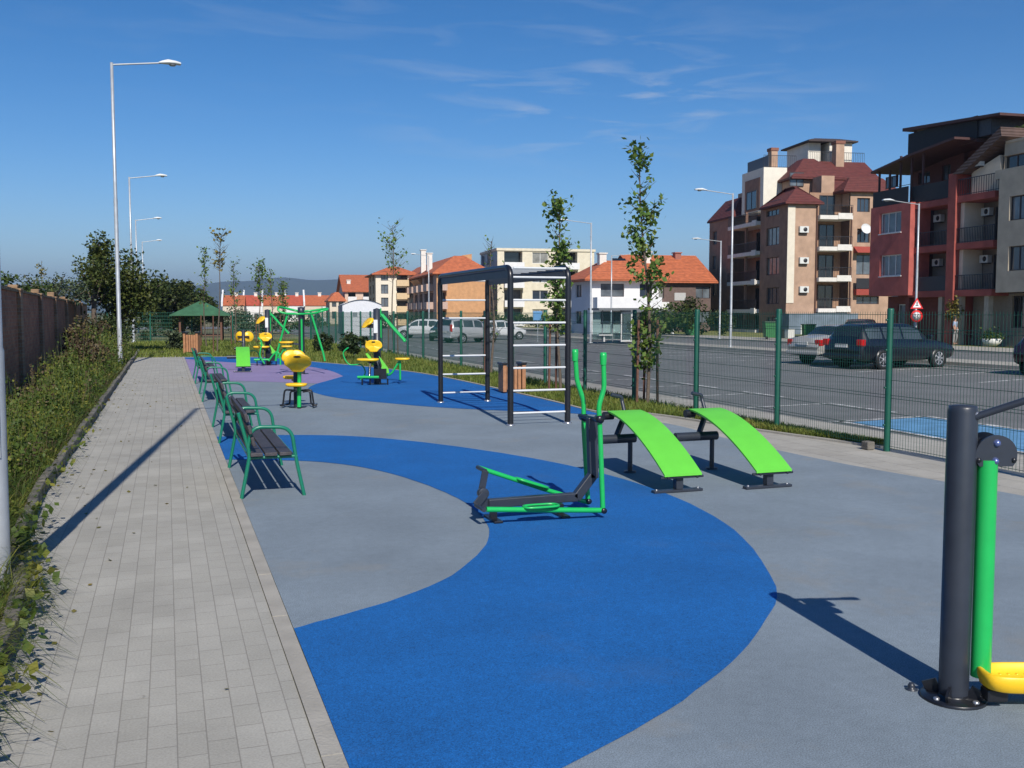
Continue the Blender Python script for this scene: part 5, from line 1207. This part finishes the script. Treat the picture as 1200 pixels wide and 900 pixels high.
# pale flat-roofed block
Z=142
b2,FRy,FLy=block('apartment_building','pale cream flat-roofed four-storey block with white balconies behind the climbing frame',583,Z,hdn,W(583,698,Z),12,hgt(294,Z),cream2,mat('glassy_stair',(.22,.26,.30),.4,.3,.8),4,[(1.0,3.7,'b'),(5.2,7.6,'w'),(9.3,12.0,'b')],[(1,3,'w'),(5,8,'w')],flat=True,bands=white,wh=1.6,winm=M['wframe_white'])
# orange brick gabled block
Z=128
b3,FRz,FLz=block('apartment_building','orange brick block with tiled roof and shaded balcony side, left of the pale block',512,Z,hdn,W(512,574,Z),42,hgt(320,Z),orangebr,pinkish,3,[(.2,1.2,'b')],[(1,4,'b'),(6,9,'b'),(11,14,'b'),(16,19,'b'),(21,24,'b'),(26,29,'b'),(31,34,'b'),(36,39,'b')],roof='hip',roofm=M['tile_orange'],rz=2.4,over=.6,bands=mat('balcony_pink',(.46,.33,.27),.9,.1))
chim(FRz,b3,.5,9,hgt(318,Z),hgt(293,Z)); chim(FRz,b3,.5,15,hgt(318,Z),hgt(291,Z)+.6)
b=MB(); gz_=[(-.6,hgt(328,Z+14)),(W(0,48,Z+14),hgt(299,Z+14)),(W(0,78,Z+14),hgt(297.5,Z+14))]
b.prism([FRz.T(.1,14,hgt(330,Z)),FRz.T(gz_[0][0],14,gz_[0][1]),FRz.T(gz_[1][0],14,gz_[1][1]),FRz.T(gz_[2][0]-2.5,14,gz_[2][1]),FRz.T(gz_[2][0]-2.5,14,hgt(330,Z))],Vector((FRz.n.x,FRz.n.y,0))*8); b.build('rear_gable',mat('balcony_pink'),b3,fix=True) if 0 else b.build('rear_gable',orangebr,b3,fix=True)
# cream block with red roof
Z=150
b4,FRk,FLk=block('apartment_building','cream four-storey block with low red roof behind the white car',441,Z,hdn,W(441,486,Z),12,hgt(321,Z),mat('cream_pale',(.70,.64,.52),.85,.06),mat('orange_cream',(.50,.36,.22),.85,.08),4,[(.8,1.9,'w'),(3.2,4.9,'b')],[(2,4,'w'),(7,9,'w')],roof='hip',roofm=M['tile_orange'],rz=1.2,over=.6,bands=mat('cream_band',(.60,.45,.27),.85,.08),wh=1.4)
Z=185
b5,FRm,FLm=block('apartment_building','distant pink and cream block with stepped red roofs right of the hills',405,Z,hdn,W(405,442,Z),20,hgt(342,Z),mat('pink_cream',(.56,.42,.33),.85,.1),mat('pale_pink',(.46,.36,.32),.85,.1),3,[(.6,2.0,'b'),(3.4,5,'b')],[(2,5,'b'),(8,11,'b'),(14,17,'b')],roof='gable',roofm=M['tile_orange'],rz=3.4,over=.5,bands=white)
chim(FRm,b5,1,4,hgt(340,Z),hgt(328,Z)); chim(FRm,b5,4,6,hgt(340,Z),hgt(330,Z))
b5b,_,_=block('apartment_building','lower distant cream house with red roof just left of the pink block',387,178,hdn,W(387,404,178),14,hgt(352,178),mat('pale_cream2',(.58,.5,.4),.85,.1),pinkish,2,[(.4,1.2,'w'),(1.6,2.5,'b')],[(2,5,'b')],roof='hip',roofm=M['tile_orange'],rz=1.5,over=.3,bands=white)
# row of far houses with red roofs
names=['far red-roofed house nearest the gazebo, left end of the row','second far house of the red-roofed row, with white parapet','third far red-roofed house, above the yellow trainer','fourth far red-roofed house, left of the dark machine post','fifth far red-roofed house, right end of the row']
for i,(a,c) in enumerate(((262,286),(287,308),(309,335),(336,357),(358,387))):
    Z=(214,224,206,230,216)[i]; t_,Fh,_=block('house',names[i],a,Z,hdn,W(a,c,Z)-.1,9,hgt(358,Z),white if i%2 else mat('pale_cream2',(.58,.5,.4)),pinkish,1,[(.6,1.4,'w'),(2.2,3.2,'w')],roof='gable',roofm=M['tile_orange'] if i not in (1,3) else mat('orange_red_roof',(.40,.075,.04),.8,.15,2),rz=hgt(347,Z)-hgt(358,Z)+.1,over=.2,wh=.9)
    t_['group']='far row of houses with red roofs'
    b=MB(); u=0; b.prism([Fh.T(-.3,-.3,hgt(359,Z)),Fh.T(-.3,4.5,hgt(345,Z)),Fh.T(-.3,4.5,hgt(345,Z)+1.1),Fh.T(-.3,-.3,hgt(359,Z)+1.0)],Vector((Fh.u.x,Fh.u.y,0))*.35); b.build('parapet',white,t_,fix=True); chim(Fh,t_,W(a,c,Z)*.6,4,hgt(350,Z),hgt(344,Z)+.2)
# white tent like hall
Z=88; t=empty('storage_hall',(*at(402,Z),LOT),'white hall with a low arched roof and grey side wall beyond the fence','building'); Fh=Fac(402,Z,R(8),'R'); Wd=W(402,446,Z); zt=hgt(357,Z); zr=hgt(351.3,Z)
vn=Vector((Fh.n.x,Fh.n.y,0)); prof=[(Wd*f,zt+(zr-zt)*(1-(2*f-1)**2)) for f in [i/12 for i in range(13)]]
b=MB(); b.face([Fh.T(0,0,LOT)]+[Fh.T(Wd,0,LOT)]+[Fh.T(u,0,z) for u,z in reversed(prof)]); b.build('front_wall',mat('white_sheet',(.60,.61,.64),.5,.05),t)
b=MB(); b.grid([[Fh.T(u,-.15,z+.03) for u,z in prof],[Fh.T(u,16,z+.03) for u,z in prof]]); b.build('roof',mat('white_sheet',(.6,.61,.64)),t)
b=MB(); b.box(-.02,.0,.0,16,LOT,zt,Fh.T); b.box(Wd-.02,Wd,.02,16,LOT,zt,Fh.T); b.build('side_wall',mat('grey_sheet',(.20,.22,.25),.5,.1),t)
bx(Fh,'vent_window',mat('grey_sheet',(.2,.22,.25)),t,.9,1.3,-.03,-.003,hgt(371,Z),hgt(366,Z))
# bus shelter
Z=66; t=empty('bus_shelter',(*at(712,Z),LOT+.13),'glass bus shelter with a white frame and flat roof at the roadside','bus shelter'); Fs=Fac(694,Z,R(0),'R'); ws=2.9; z0=LOT+.13; z1=hgt(368,Z)+.25
clear=bpy.data.materials.new('shelter_glass'); clear.use_nodes=True; bb=clear.node_tree.nodes['Principled BSDF']; bb.inputs['Base Color'].default_value=(.35,.5,.5,1); bb.inputs['Transmission Weight'].default_value=.9; bb.inputs['Roughness'].default_value=.05; bb.inputs['IOR'].default_value=1.05
fw=M['wframe_white']
for i,u in enumerate((0,.75,1.5,2.25)):
    if i: b=MB(); b.box(u-.03,u+.03,0,.06,z0,z1,Fs.T); b.build('frame_post',mat('grey_frame',(.2,.22,.24),.5,.1),t)
bx(Fs,'glass_wall',clear,t,.04,2.2,.02,.04,z0+.15,z1-.1)
b=MB(); b.box(1.55,1.62,-1.2,-1.13,z0,z1-.15,Fs.T); b.box(2.28,2.35,-1.2,-1.13,z0,z1-.15,Fs.T); b.box(1.62,2.28,-1.2,-1.13,z1-.24,z1-.15,Fs.T); b.box(1.62,2.28,-1.2,-1.13,z0+.02,z0+.12,Fs.T); b.build('poster_frame',fw,t)
bx(Fs,'poster_glass',clear,t,1.62,2.28,-1.18,-1.15,z0+.13,z1-.25)
bx(Fs,'roof',MATS['grey_canopy'],t,-.2,2.9,-1.5,.3,z1,z1+.14); bx(Fs,'seat',fw,t,.3,1.3,-.45,-.08,z0+.42,z0+.48); bx(Fs,'seat_leg',fw,t,.7,.8,-.3,-.2,z0,z0+.418)
# wheelie bins, white boxes
def make_dump():
    t=empty('dumpster',(0,0,0),'','dumpster','green rubbish containers')
    b=MB(); b.prism([(-.45,-.4,.12),(.45,-.4,.12),(.52,-.4,1.05),(-.52,-.4,1.05)],(0,.8,0)); b.build('body',mat('bin_green',(.02,.14,.04),.5,.1),t,fix=True,bevel=.03)
    b=MB(); b.box(-.56,.56,-.45,.45,1.05,1.13); b.build('lid',mat('bin_dark_green',(.012,.07,.03),.5,.1),t,bevel=.02)
    for sx in (-.4,.4): b=MB(); b.lathe((sx,-.43,.1),[(0,0),(.1,0),(.1,.06),(0,.06)],axis=(0,1,0),seg=10); b.build('wheel',M['tyre'],t)
    return t
dm=make_dump()
for i,(px,Z,l,s) in enumerate(((903,72,'green rubbish container just left of the second nearest fence post',(1,1,1.15)),(947,80,'green rubbish container by the garage wall, above the silver sedan',(.9,1,1)),(809,84,'narrow green rubbish container by the garden of the white house',(.8,1,1.1)))):
    if i==0: o=dm
    else: o=copy_tree(dm)
    x,y=at(px,Z); o.location=(x,y,LOT+.13 if i==0 else LOT+.02); o['label']=l; o.scale=s; o.rotation_euler=(0,0,-YAW)
for px,Z,l,s in ((925,79,'white box standing by the garage wall right of the dark box',.55),(918.5,79.5,'dark box beside the white box at the garage wall',.5)):
    x,y=at(px,Z); b=MB(); b.box(-.3,.3,-.25,.25,0,1.3*s); b.box(-.33,.33,-.28,.28,1.3*s,1.36*s); o=b.build('utility_box',M['wframe_white'] if 'white box standing' in l else M['iron'],bevel=.02); o.location=(x,y,LOT+.02); tag(o,l,'box')
# round white planter
x,y=at(1162,58); t=empty('planter',(x,y,LOT+.13),'white rounded stone planter with a green plant in front of the right building','planter')
b=MB(); b.lathe((x,y,LOT+.13),[(.25,0),(.45,.12),(.55,.35),(.5,.42),(.38,.42),(.36,.3),(0,.3)],seg=20); b.build('bowl',mat('planter_white',(.7,.7,.68),.7,.06),t)
V=[];Fc=[]; rg=random.Random(8)
for i in range(320): leaf(V,Fc,Vector((x+rg.gauss(0,.28),y+rg.gauss(0,.28),LOT+.5+abs(rg.gauss(0,.25)))),.18,rg)
leafobj('plant',V,Fc,LM['hedge'],t)
# traffic signs on the lamp
sx,sy=at(1072,55.6)
fwd=Vector((math.sin(YAW),math.cos(YAW),0)); rr=_R
t=empty('traffic_sign',(sx,sy,LOT+.13),'triangular red and white warning sign above the round one on the lamp post','sign','traffic signs on the lamp post before the red building')
zc_=hgt(356.5,55.6); c=Vector((sx,sy,zc_))-fwd*.12
def tri(s,off,d): return [c+rr*(s*math.sin(a))+Vector((0,0,s*math.cos(a)-.05))-fwd*off for a in (0,2.094,4.189)]
b=MB(); b.prism(tri(.42,0,0),fwd*.02); b.build('sign_face',mat('sign_red',(.6,.02,.02),.4,.05),t,fix=True)
b=MB(); b.prism(tri(.27,.012,0),fwd*.008); b.build('sign_field',mat('sign_white',(.75,.75,.75),.4,.03),t,fix=True)
b=MB(); b.box(-.03,.03,-.014,-.01,-.02,.14,lambda u,v,z:tuple(c+rr*u+fwd*v+Vector((0,0,z)))); b.box(-.08,.08,-.014,-.01,-.09,-.04,lambda u,v,z:tuple(c+rr*u+fwd*v+Vector((0,0,z)))); b.build('sign_symbol',M['black'],t)
t=empty('traffic_sign',(sx,sy,LOT+.1),'round red-rimmed white speed sign reading 30, lower of the two on the lamp post','sign','traffic signs on the lamp post before the red building')
c2=Vector((sx,sy,hgt(370.5,55.6)))-fwd*.12
b=MB(); b.lathe(c2,[(0,-.01),(.34,-.01),(.34,.01),(0,.012)],axis=-fwd,seg=28); b.build('sign_face',MATS['sign_red'],t)
b=MB(); b.lathe(c2-fwd*.014,[(0,0),(.24,0),(0,.003)],axis=-fwd,seg=28); b.build('sign_field',MATS['sign_white'],t)
tx=bpy.data.curves.new('sign_text','FONT'); tx.body='30'; tx.size=.30; tx.align_x='CENTER'; tx.align_y='CENTER'; tx.extrude=.002; to=bpy.data.objects.new('sign_text',tx); COL.objects.link(to); tx.materials.append(M['black']); to.parent=t
me_=to.to_mesh().copy() if False else bpy.data.meshes.new_from_object(to); bpy.data.objects.remove(to); to=bpy.data.objects.new('sign_text',me_); COL.objects.link(to); to.parent=t
to.location=c2-fwd*.022-t.location; to.rotation_euler=(math.pi/2,0,-YAW)
# parking sign at px 607,y 383
x,y=at(630,66); b=MB(); t=empty('road_sign',(x,y,LOT+.13),'small blue road sign on a thin post before the pale block','sign')
b=MB(); b.tube([(x,y,LOT+.13),(x,y,hgt(366,66)+.1)],.03,8); b.build('pole',M['galv'],t); b=MB(); b.box(-.3,.3,-.06,-.035,-.3,.3,lambda u,v,z:tuple(Vector((x,y,hgt(370,66)))+rr*u+fwd*v+Vector((0,0,z)))); b.build('sign_face',mat('sign_blue',(.12,.3,.55),.4,.05),t)
# bicycle rim near the doorway: round dark wheel
# ------------------------------------------------------------------ person
def skinned(name,pts,edges,rad,m,parent,sub=1):
    me=bpy.data.meshes.new(name); me.from_pydata(pts,edges,[]); o=bpy.data.objects.new(name,me); COL.objects.link(o); o.parent=parent; me.materials.append(m)
    sk=o.modifiers.new('Skin','SKIN'); sk.use_smooth_shade=True
    for v,r in zip(me.skin_vertices[0].data,rad): v.radius=(r,r*.8)
    me.skin_vertices[0].data[0].use_root=True
    sb=o.modifiers.new('Subdivision','SUBSURF'); sb.levels=sub; sb.render_levels=sub; return o
x,y=at(1118.5,60.5)
t=empty('person',(x,y,LOT+.13),'person in light blue top and grey trousers by the small tree at the red building','person')
P=[(0,0,.93),(0,0,1.15),(0,0,1.36),(0,0,1.47),(0,-.02,1.56),(0,-.02,1.66),(-.09,0,.86),(-.11,.02,.48),(-.12,.03,.08),(-.12,-.10,.04),(.09,0,.86),(.12,-.06,.48),(.13,.03,.08),(.13,-.10,.04),(-.17,0,1.38),(-.23,.02,1.12),(-.22,-.08,.90),(-.22,-.11,.80),(.17,0,1.38),(.24,.03,1.12),(.24,-.06,.90),(.24,-.09,.80)]
Ed=[(0,1),(1,2),(2,3),(3,4),(4,5),(0,6),(6,7),(7,8),(8,9),(0,10),(10,11),(11,12),(12,13),(2,14),(14,15),(15,16),(16,17),(2,18),(18,19),(19,20),(20,21)]
Rd=[.13,.12,.14,.055,.09,.07,.085,.055,.04,.035,.085,.055,.04,.035,.06,.042,.03,.03,.06,.042,.03,.03]
skin=mat('skin',(.42,.24,.17),.6,.05); body=skinned('body',P,Ed,Rd,skin,t,2)
q=[0,1,2,14,15,18,19]; skinned('shirt',[P[0],P[1],P[2],P[14],P[15],P[18],P[19]],[(0,1),(1,2),(2,3),(3,4),(2,5),(5,6)],[.155,.14,.16,.075,.055,.075,.055],mat('shirt_blue',(.30,.38,.52),.85,.08),t)
skinned('trousers',[P[0],P[6],P[7],P[8],P[10],P[11],P[12]],[(0,1),(1,2),(2,3),(0,4),(4,5),(5,6)],[.145,.105,.075,.06,.105,.075,.06],mat('trousers_grey',(.26,.25,.25),.85,.08),t)
b=MB(); b.lathe((0,.01,1.60),[(.085,-.04),(.1,.03),(.085,.10),(.04,.14),(0,.145)],seg=14); hr=b.build('hair',mat('hair_dark',(.03,.02,.015),.7,.1),None); hr.parent=t
t.rotation_euler=(0,0,.4)

# ------------------------------------------------------------------ cars
def interp(tab,x):
    for (a,*va),(c,*vc) in zip(tab,tab[1:]):
        if a<=x<=c:
            f=(x-a)/(c-a) if c>a else 0; f=f*f*(3-2*f)*.35+f*.65
            return [p+(q-p)*f for p,q in zip(va,vc)]
    return list(tab[-1][1:])
def make_car(name,label,paint,tab,wheels,wr=.32,glass=(),rear_glass=None,front_glass=None,hw=.88,tail=None,group=None,pillar=()):
    """tab rows: x, zlow, zbelt, ztop, halfwidth, roof halfwidth; x runs rear(-) to front(+)"""
    t=empty(name,(0,0,0),label,'car',group)
    xs=[]; x0,x1=tab[0][0],tab[-1][0]; n=56
    xs=sorted(set([x0+(x1-x0)*i/n for i in range(n+1)]+[r[0] for r in tab]))
    def ring(x,o=0.):
        zl,zb,zt,w_,wt=interp(tab,x); zt=max(zt,zb+.03)
        pts=[(w_*.80,zl),(w_*.95+o,zl+.06),(w_+o,zl+.22),(w_*1.0+o,(zl+zb)/2+.08),(w_*.985+o,zb-.07),(w_*.955+o,zb),(wt+o,zt-.07),(wt*.9,zt-.012+o),(wt*.5,zt+.012+o),(0,zt+.02+o)]
        return pts
    b=MB(); g=[]
    for x in xs:
        r=ring(x); full=[(x,y,z) for y,z in r]+[(x,-y,z) for y,z in reversed(r[:-1])]
        g.append(full)
    b.grid(g); b.face([p for p in g[0]]); b.face(list(reversed(g[-1])))
    b.build('body',paint,t,fix=True)
    # glass patches
    def patch(xa,xb,j0,j1,s,nm='window',f0=.06,f1=.06,m=mat('car_glass',(.05,.065,.07),.08,.4,.9,spec=1.0)):
        b=MB(); g=[]; N=10
        for i in range(N+1):
            x=xa+(xb-xa)*i/N; r=ring(x,.006); row=[]
            a,c=r[j0],r[j1]
            for k in range(5):
                f=f0+(1-f0-f1)*k/4; row.append((x,s*(a[0]+(c[0]-a[0])*f+.004),a[1]+(c[1]-a[1])*f))
            g.append(row)
        b.grid(g); return b.build(nm,m,t)
    for s in (-1,1):
        for (xa,xb) in glass: patch(xa,xb,5,6,s,f0=.10,f1=.08)
    def across(xa,xb,nm):
        b=MB(); g=[]; N=8
        for i in range(N+1):
            x=xa+(xb-xa)*i/N; r=ring(x,.008); wt=r[6][0]*.90; zt=r[9][1]
            g.append([(x,wt*k/4,zt-.03*(abs(k)/4)**2+.004) for k in range(-4,5)])
        b.grid(g); b.build(nm,M['glass2'],t)
    if rear_glass: across(*rear_glass,'rear_window')
    if front_glass: across(*front_glass,'windscreen')
    for xw in wheels:
        w_=interp(tab,xw)[3]
        for s in (-1,1):
            b=MB(); b.lathe((xw,s*(w_+.004),wr+.01),[(wr+.045,-.02),(wr+.045,.004),(0,.006)],axis=(0,s,0),seg=26); b.build('wheel_arch',M['black'],t)
            b=MB(); b.lathe((xw,s*(w_-.19),wr),[(wr*.7,0),(wr*.97,0),(wr,.02),(wr,.18),(wr*.97,.205),(wr*.70,.212),(wr*.68,.19)],axis=(0,s,0),seg=26); ty=b.build('wheel',M['tyre'],t)
            b=MB(); c=Vector((xw,s*(w_+.002),wr)); b.lathe(c,[(wr*.70,.012),(wr*.64,.018),(wr*.60,.0),(wr*.2,-.03)],axis=(0,s,0),seg=26)
            for k in range(7):
                a=k*2*math.pi/7; b.bar(c+Vector((math.cos(a)*wr*.1,s*.012,math.sin(a)*wr*.1)),c+Vector((math.cos(a)*wr*.63,s*.014,math.sin(a)*wr*.63)),.05,.02,up=(0,1,0))
            b.lathe(c,[(0,.025),(.05,.022),(.06,.0)],axis=(0,s,0),seg=12); b.build('rim',M['rim'],ty)
    if tail:
        for s in (-1,1):
            x,z,dz,dy,wrap=tail; r=interp(tab,x+.1); w_=r[3]
            b=MB(); b.box(x-.012,x+wrap,s*(w_+.012) if s<0 else w_-dy,-(w_-dy) if s<0 else w_+.012,z-dz/2,z+dz/2); b.build('tail_light',mat('tail_red',(.45,.01,.012),.2,.05,coat=.5),t,bevel=.02,fix=True)
        x=tail[0]; zl=tail[5] if len(tail)>5 else .62
        b=MB(); b.box(tab[0][0]-.03,tab[0][0]-.005,-.26,.26,zl+.10,zl+.21) ; b.build('number_plate',mat('plate_white2',(.6,.6,.58),.4,.05),t)
        b=MB(); b.box(tab[0][0]-.05,tab[0][0]+.25,-.80,.80,.36,.50); b.build('bumper',paint,t,bevel=.04)
    for s in (-1,1):
        b=MB(); xm=pillar[0] if pillar else .75; w_=interp(tab,xm)[3]; b.box(xm-.07,xm+.07,s*w_ if s>0 else -w_-.2,w_+.2 if s>0 else -w_,.98,1.12); b.build('mirror',paint,t,bevel=.03)
        xf=tab[-1][0]; w_=tab[-1][4]; b=MB(); b.box(xf-.22,xf-.02,min(s*w_*.45,s*w_*.98),max(s*w_*.45,s*w_*.98),.60,.74); b.build('headlight',mat('headlight_glass',(.5,.52,.55),.15,.05,coat=.5),t,bevel=.03)
    return t
def carpaint(n,c,metal=.0): return mat(n,c,.32,.03,3,metal=metal,coat=.45)
estate=[(-2.32,.40,.62,.64,.72,.60),(-2.28,.34,.92,.95,.80,.66),(-2.2,.30,.95,1.05,.84,.64),(-2.0,.28,.97,1.40,.86,.60),(-1.8,.27,.97,1.47,.87,.62),(-.9,.26,.95,1.50,.88,.64),(.1,.26,.93,1.49,.88,.64),(.45,.26,.93,1.40,.88,.62),(1.15,.27,.92,.99,.87,.66),(1.6,.28,.86,.90,.86,.68),(2.05,.30,.76,.79,.82,.66),(2.25,.36,.62,.64,.74,.6),(2.32,.42,.52,.54,.66,.5)]
sedan=[(-2.38,.42,.62,.64,.72,.60),(-2.32,.34,.92,.95,.80,.66),(-1.9,.30,.98,1.02,.85,.66),(-1.65,.28,.97,1.05,.86,.62),(-1.1,.27,.95,1.36,.88,.60),(-.7,.26,.94,1.42,.88,.60),(.1,.26,.93,1.43,.88,.62),(.45,.26,.93,1.36,.88,.60),(1.15,.27,.92,.99,.87,.66),(1.7,.28,.86,.90,.86,.68),(2.1,.30,.76,.79,.82,.66),(2.3,.36,.62,.64,.74,.6),(2.36,.42,.52,.54,.66,.5)]
suv=[(-2.2,.45,.8,.82,.78,.6),(-2.15,.36,1.05,1.15,.84,.66),(-1.95,.34,1.08,1.62,.88,.66),(-1.0,.32,1.06,1.72,.9,.68),(.1,.32,1.04,1.70,.9,.68),(.4,.32,1.04,1.6,.9,.66),(1.0,.33,1.03,1.12,.89,.7),(1.7,.34,.98,1.02,.87,.7),(2.0,.38,.82,.85,.82,.66),(2.15,.44,.62,.64,.72,.6)]
hatch=[(-1.9,.42,.6,.62,.70,.58),(-1.85,.34,.90,.96,.78,.62),(-1.55,.30,.93,1.36,.82,.58),(-1.1,.28,.93,1.46,.83,.60),(0,.27,.92,1.48,.84,.62),(.3,.27,.92,1.42,.84,.6),(1.15,.28,.90,.97,.82,.62),(1.6,.30,.80,.84,.78,.6),(1.85,.36,.6,.62,.70,.55)]
M['glass2']=M['glass2']
def place(o,x,y,hdg): o.location=(x,y,LOT); o.rotation_euler=(0,0,math.pi/2-hdg)
c1=make_car('parked_car','dark navy estate car parked nearest behind the fence, red tail light towards the camera',carpaint('navy_paint',(.004,.006,.013)),estate,(-1.32,1.33),glass=((-1.95,-1.32),(-1.24,-.42),(-.34,.52)),rear_glass=(-2.19,-1.98),front_glass=(.48,1.1),tail=(-2.3,.88,.22,.22,.18),pillar=(.72,))
fw_=Vector(G(1101,431,LOT)); rw_=Vector(G(1030,434.0,LOT)); dd=(fw_-rw_); hdg=math.atan2(dd.x,dd.y)
H83=R(82)
def putcar(o,x,y,hdg,s=1.1): place(o,x,y,hdg); o.scale=(s,s,s)
putcar(c1,26.2,30.7,H83,1.12)
c2=make_car('parked_car','silver grey sedan parked behind the navy estate, its rear and one red tail light showing',carpaint('silver_paint',(.36,.355,.34),.15),sedan,(-1.35,1.4),glass=((-1.5,-.85),(-.78,-.05),(.02,.75)),rear_glass=(-1.62,-1.13),front_glass=(.5,1.1),tail=(-2.34,.80,.22,.24,.20),pillar=(.75,))
putcar(c2,26.75,33.75,H83,1.12)
c3=make_car('parked_car','black off-roader standing in the road before the garage, only its roof above the silver sedan',carpaint('black_car_paint',(.008,.009,.012)),suv,(-1.25,1.3),wr=.36,glass=((-1.9,-1.2),(-1.1,-.3),(-.2,.5)),rear_glass=(-2.12,-1.97),front_glass=(.42,.98),tail=(-2.18,.95,.3,.2,.1),pillar=(.7,))
x,y=at(1008,50); putcar(c3,x,y,R(40),1.02)
c4=make_car('parked_car','white hatchback far across the car park, seen through the fence left of the climbing frame',carpaint('white_paint',(.62,.63,.64)),hatch,(-1.15,1.2),wr=.30,glass=((-1.35,-.75),(-.65,.0),(.08,.7)),rear_glass=(-1.8,-1.57),front_glass=(.35,1.1),pillar=(.7,))
x,y=at(494,80); putcar(c4,x,y,R(-62),1.05)
c5=make_car('parked_car','dark green car between the white hatchback and the silver van',carpaint('dark_green_paint',(.03,.055,.05)),hatch,(-1.15,1.2),wr=.30,glass=((-1.35,-.75),(-.65,.0),(.08,.7)),rear_glass=(-1.8,-1.57),front_glass=(.35,1.1),pillar=(.7,))
x,y=at(523,73); putcar(c5,x,y,R(-150),1.05)
c6=make_car('parked_van','silver people carrier with a red tail light, seen through the climbing frame',carpaint('silver_van_paint',(.42,.43,.45),.2),suv,(-1.25,1.3),wr=.33,glass=((-1.9,-1.2),(-1.1,-.3),(-.2,.5)),rear_glass=(-2.12,-1.97),front_glass=(.42,.98),tail=(-2.18,1.05,.5,.2,.1),pillar=(.7,))
x,y=at(551,68.5); putcar(c6,x,y,R(72),.98)
c7=copy_tree(c4); c7['label']='pale car partly hidden behind the climbing frame post, right of the silver van'; x,y=at(587,76); putcar(c7,x,y,R(85),1.0)
c8=make_car('parked_car','dark maroon car cut off by the right edge of the photo',carpaint('maroon_paint',(.022,.005,.008)),hatch,(-1.15,1.2),wr=.30,glass=((-1.35,-.75),(-.65,.0),(.08,.7)),rear_glass=(-1.8,-1.57),front_glass=(.35,1.1),pillar=(.7,))
putcar(c8,28.9,24.9,H83,1.1)
# ------------------------------------------------------------------ air
hz=bpy.data.materials.new('haze_air'); hz.use_nodes=True; n_=hz.node_tree; n_.nodes.remove(n_.nodes['Principled BSDF'])
pv=n_.nodes.new('ShaderNodeVolumePrincipled'); pv.inputs['Color'].default_value=(.55,.74,1,1); pv.inputs['Density'].default_value=.00017; pv.inputs['Anisotropy'].default_value=.2
n_.links.new(pv.outputs[0],n_.nodes['Material Output'].inputs['Volume'])
b=MB(); b.box(-9500,9500,-3500,12500,-3.,420); tag(b.build('haze',hz),kind='stuff')
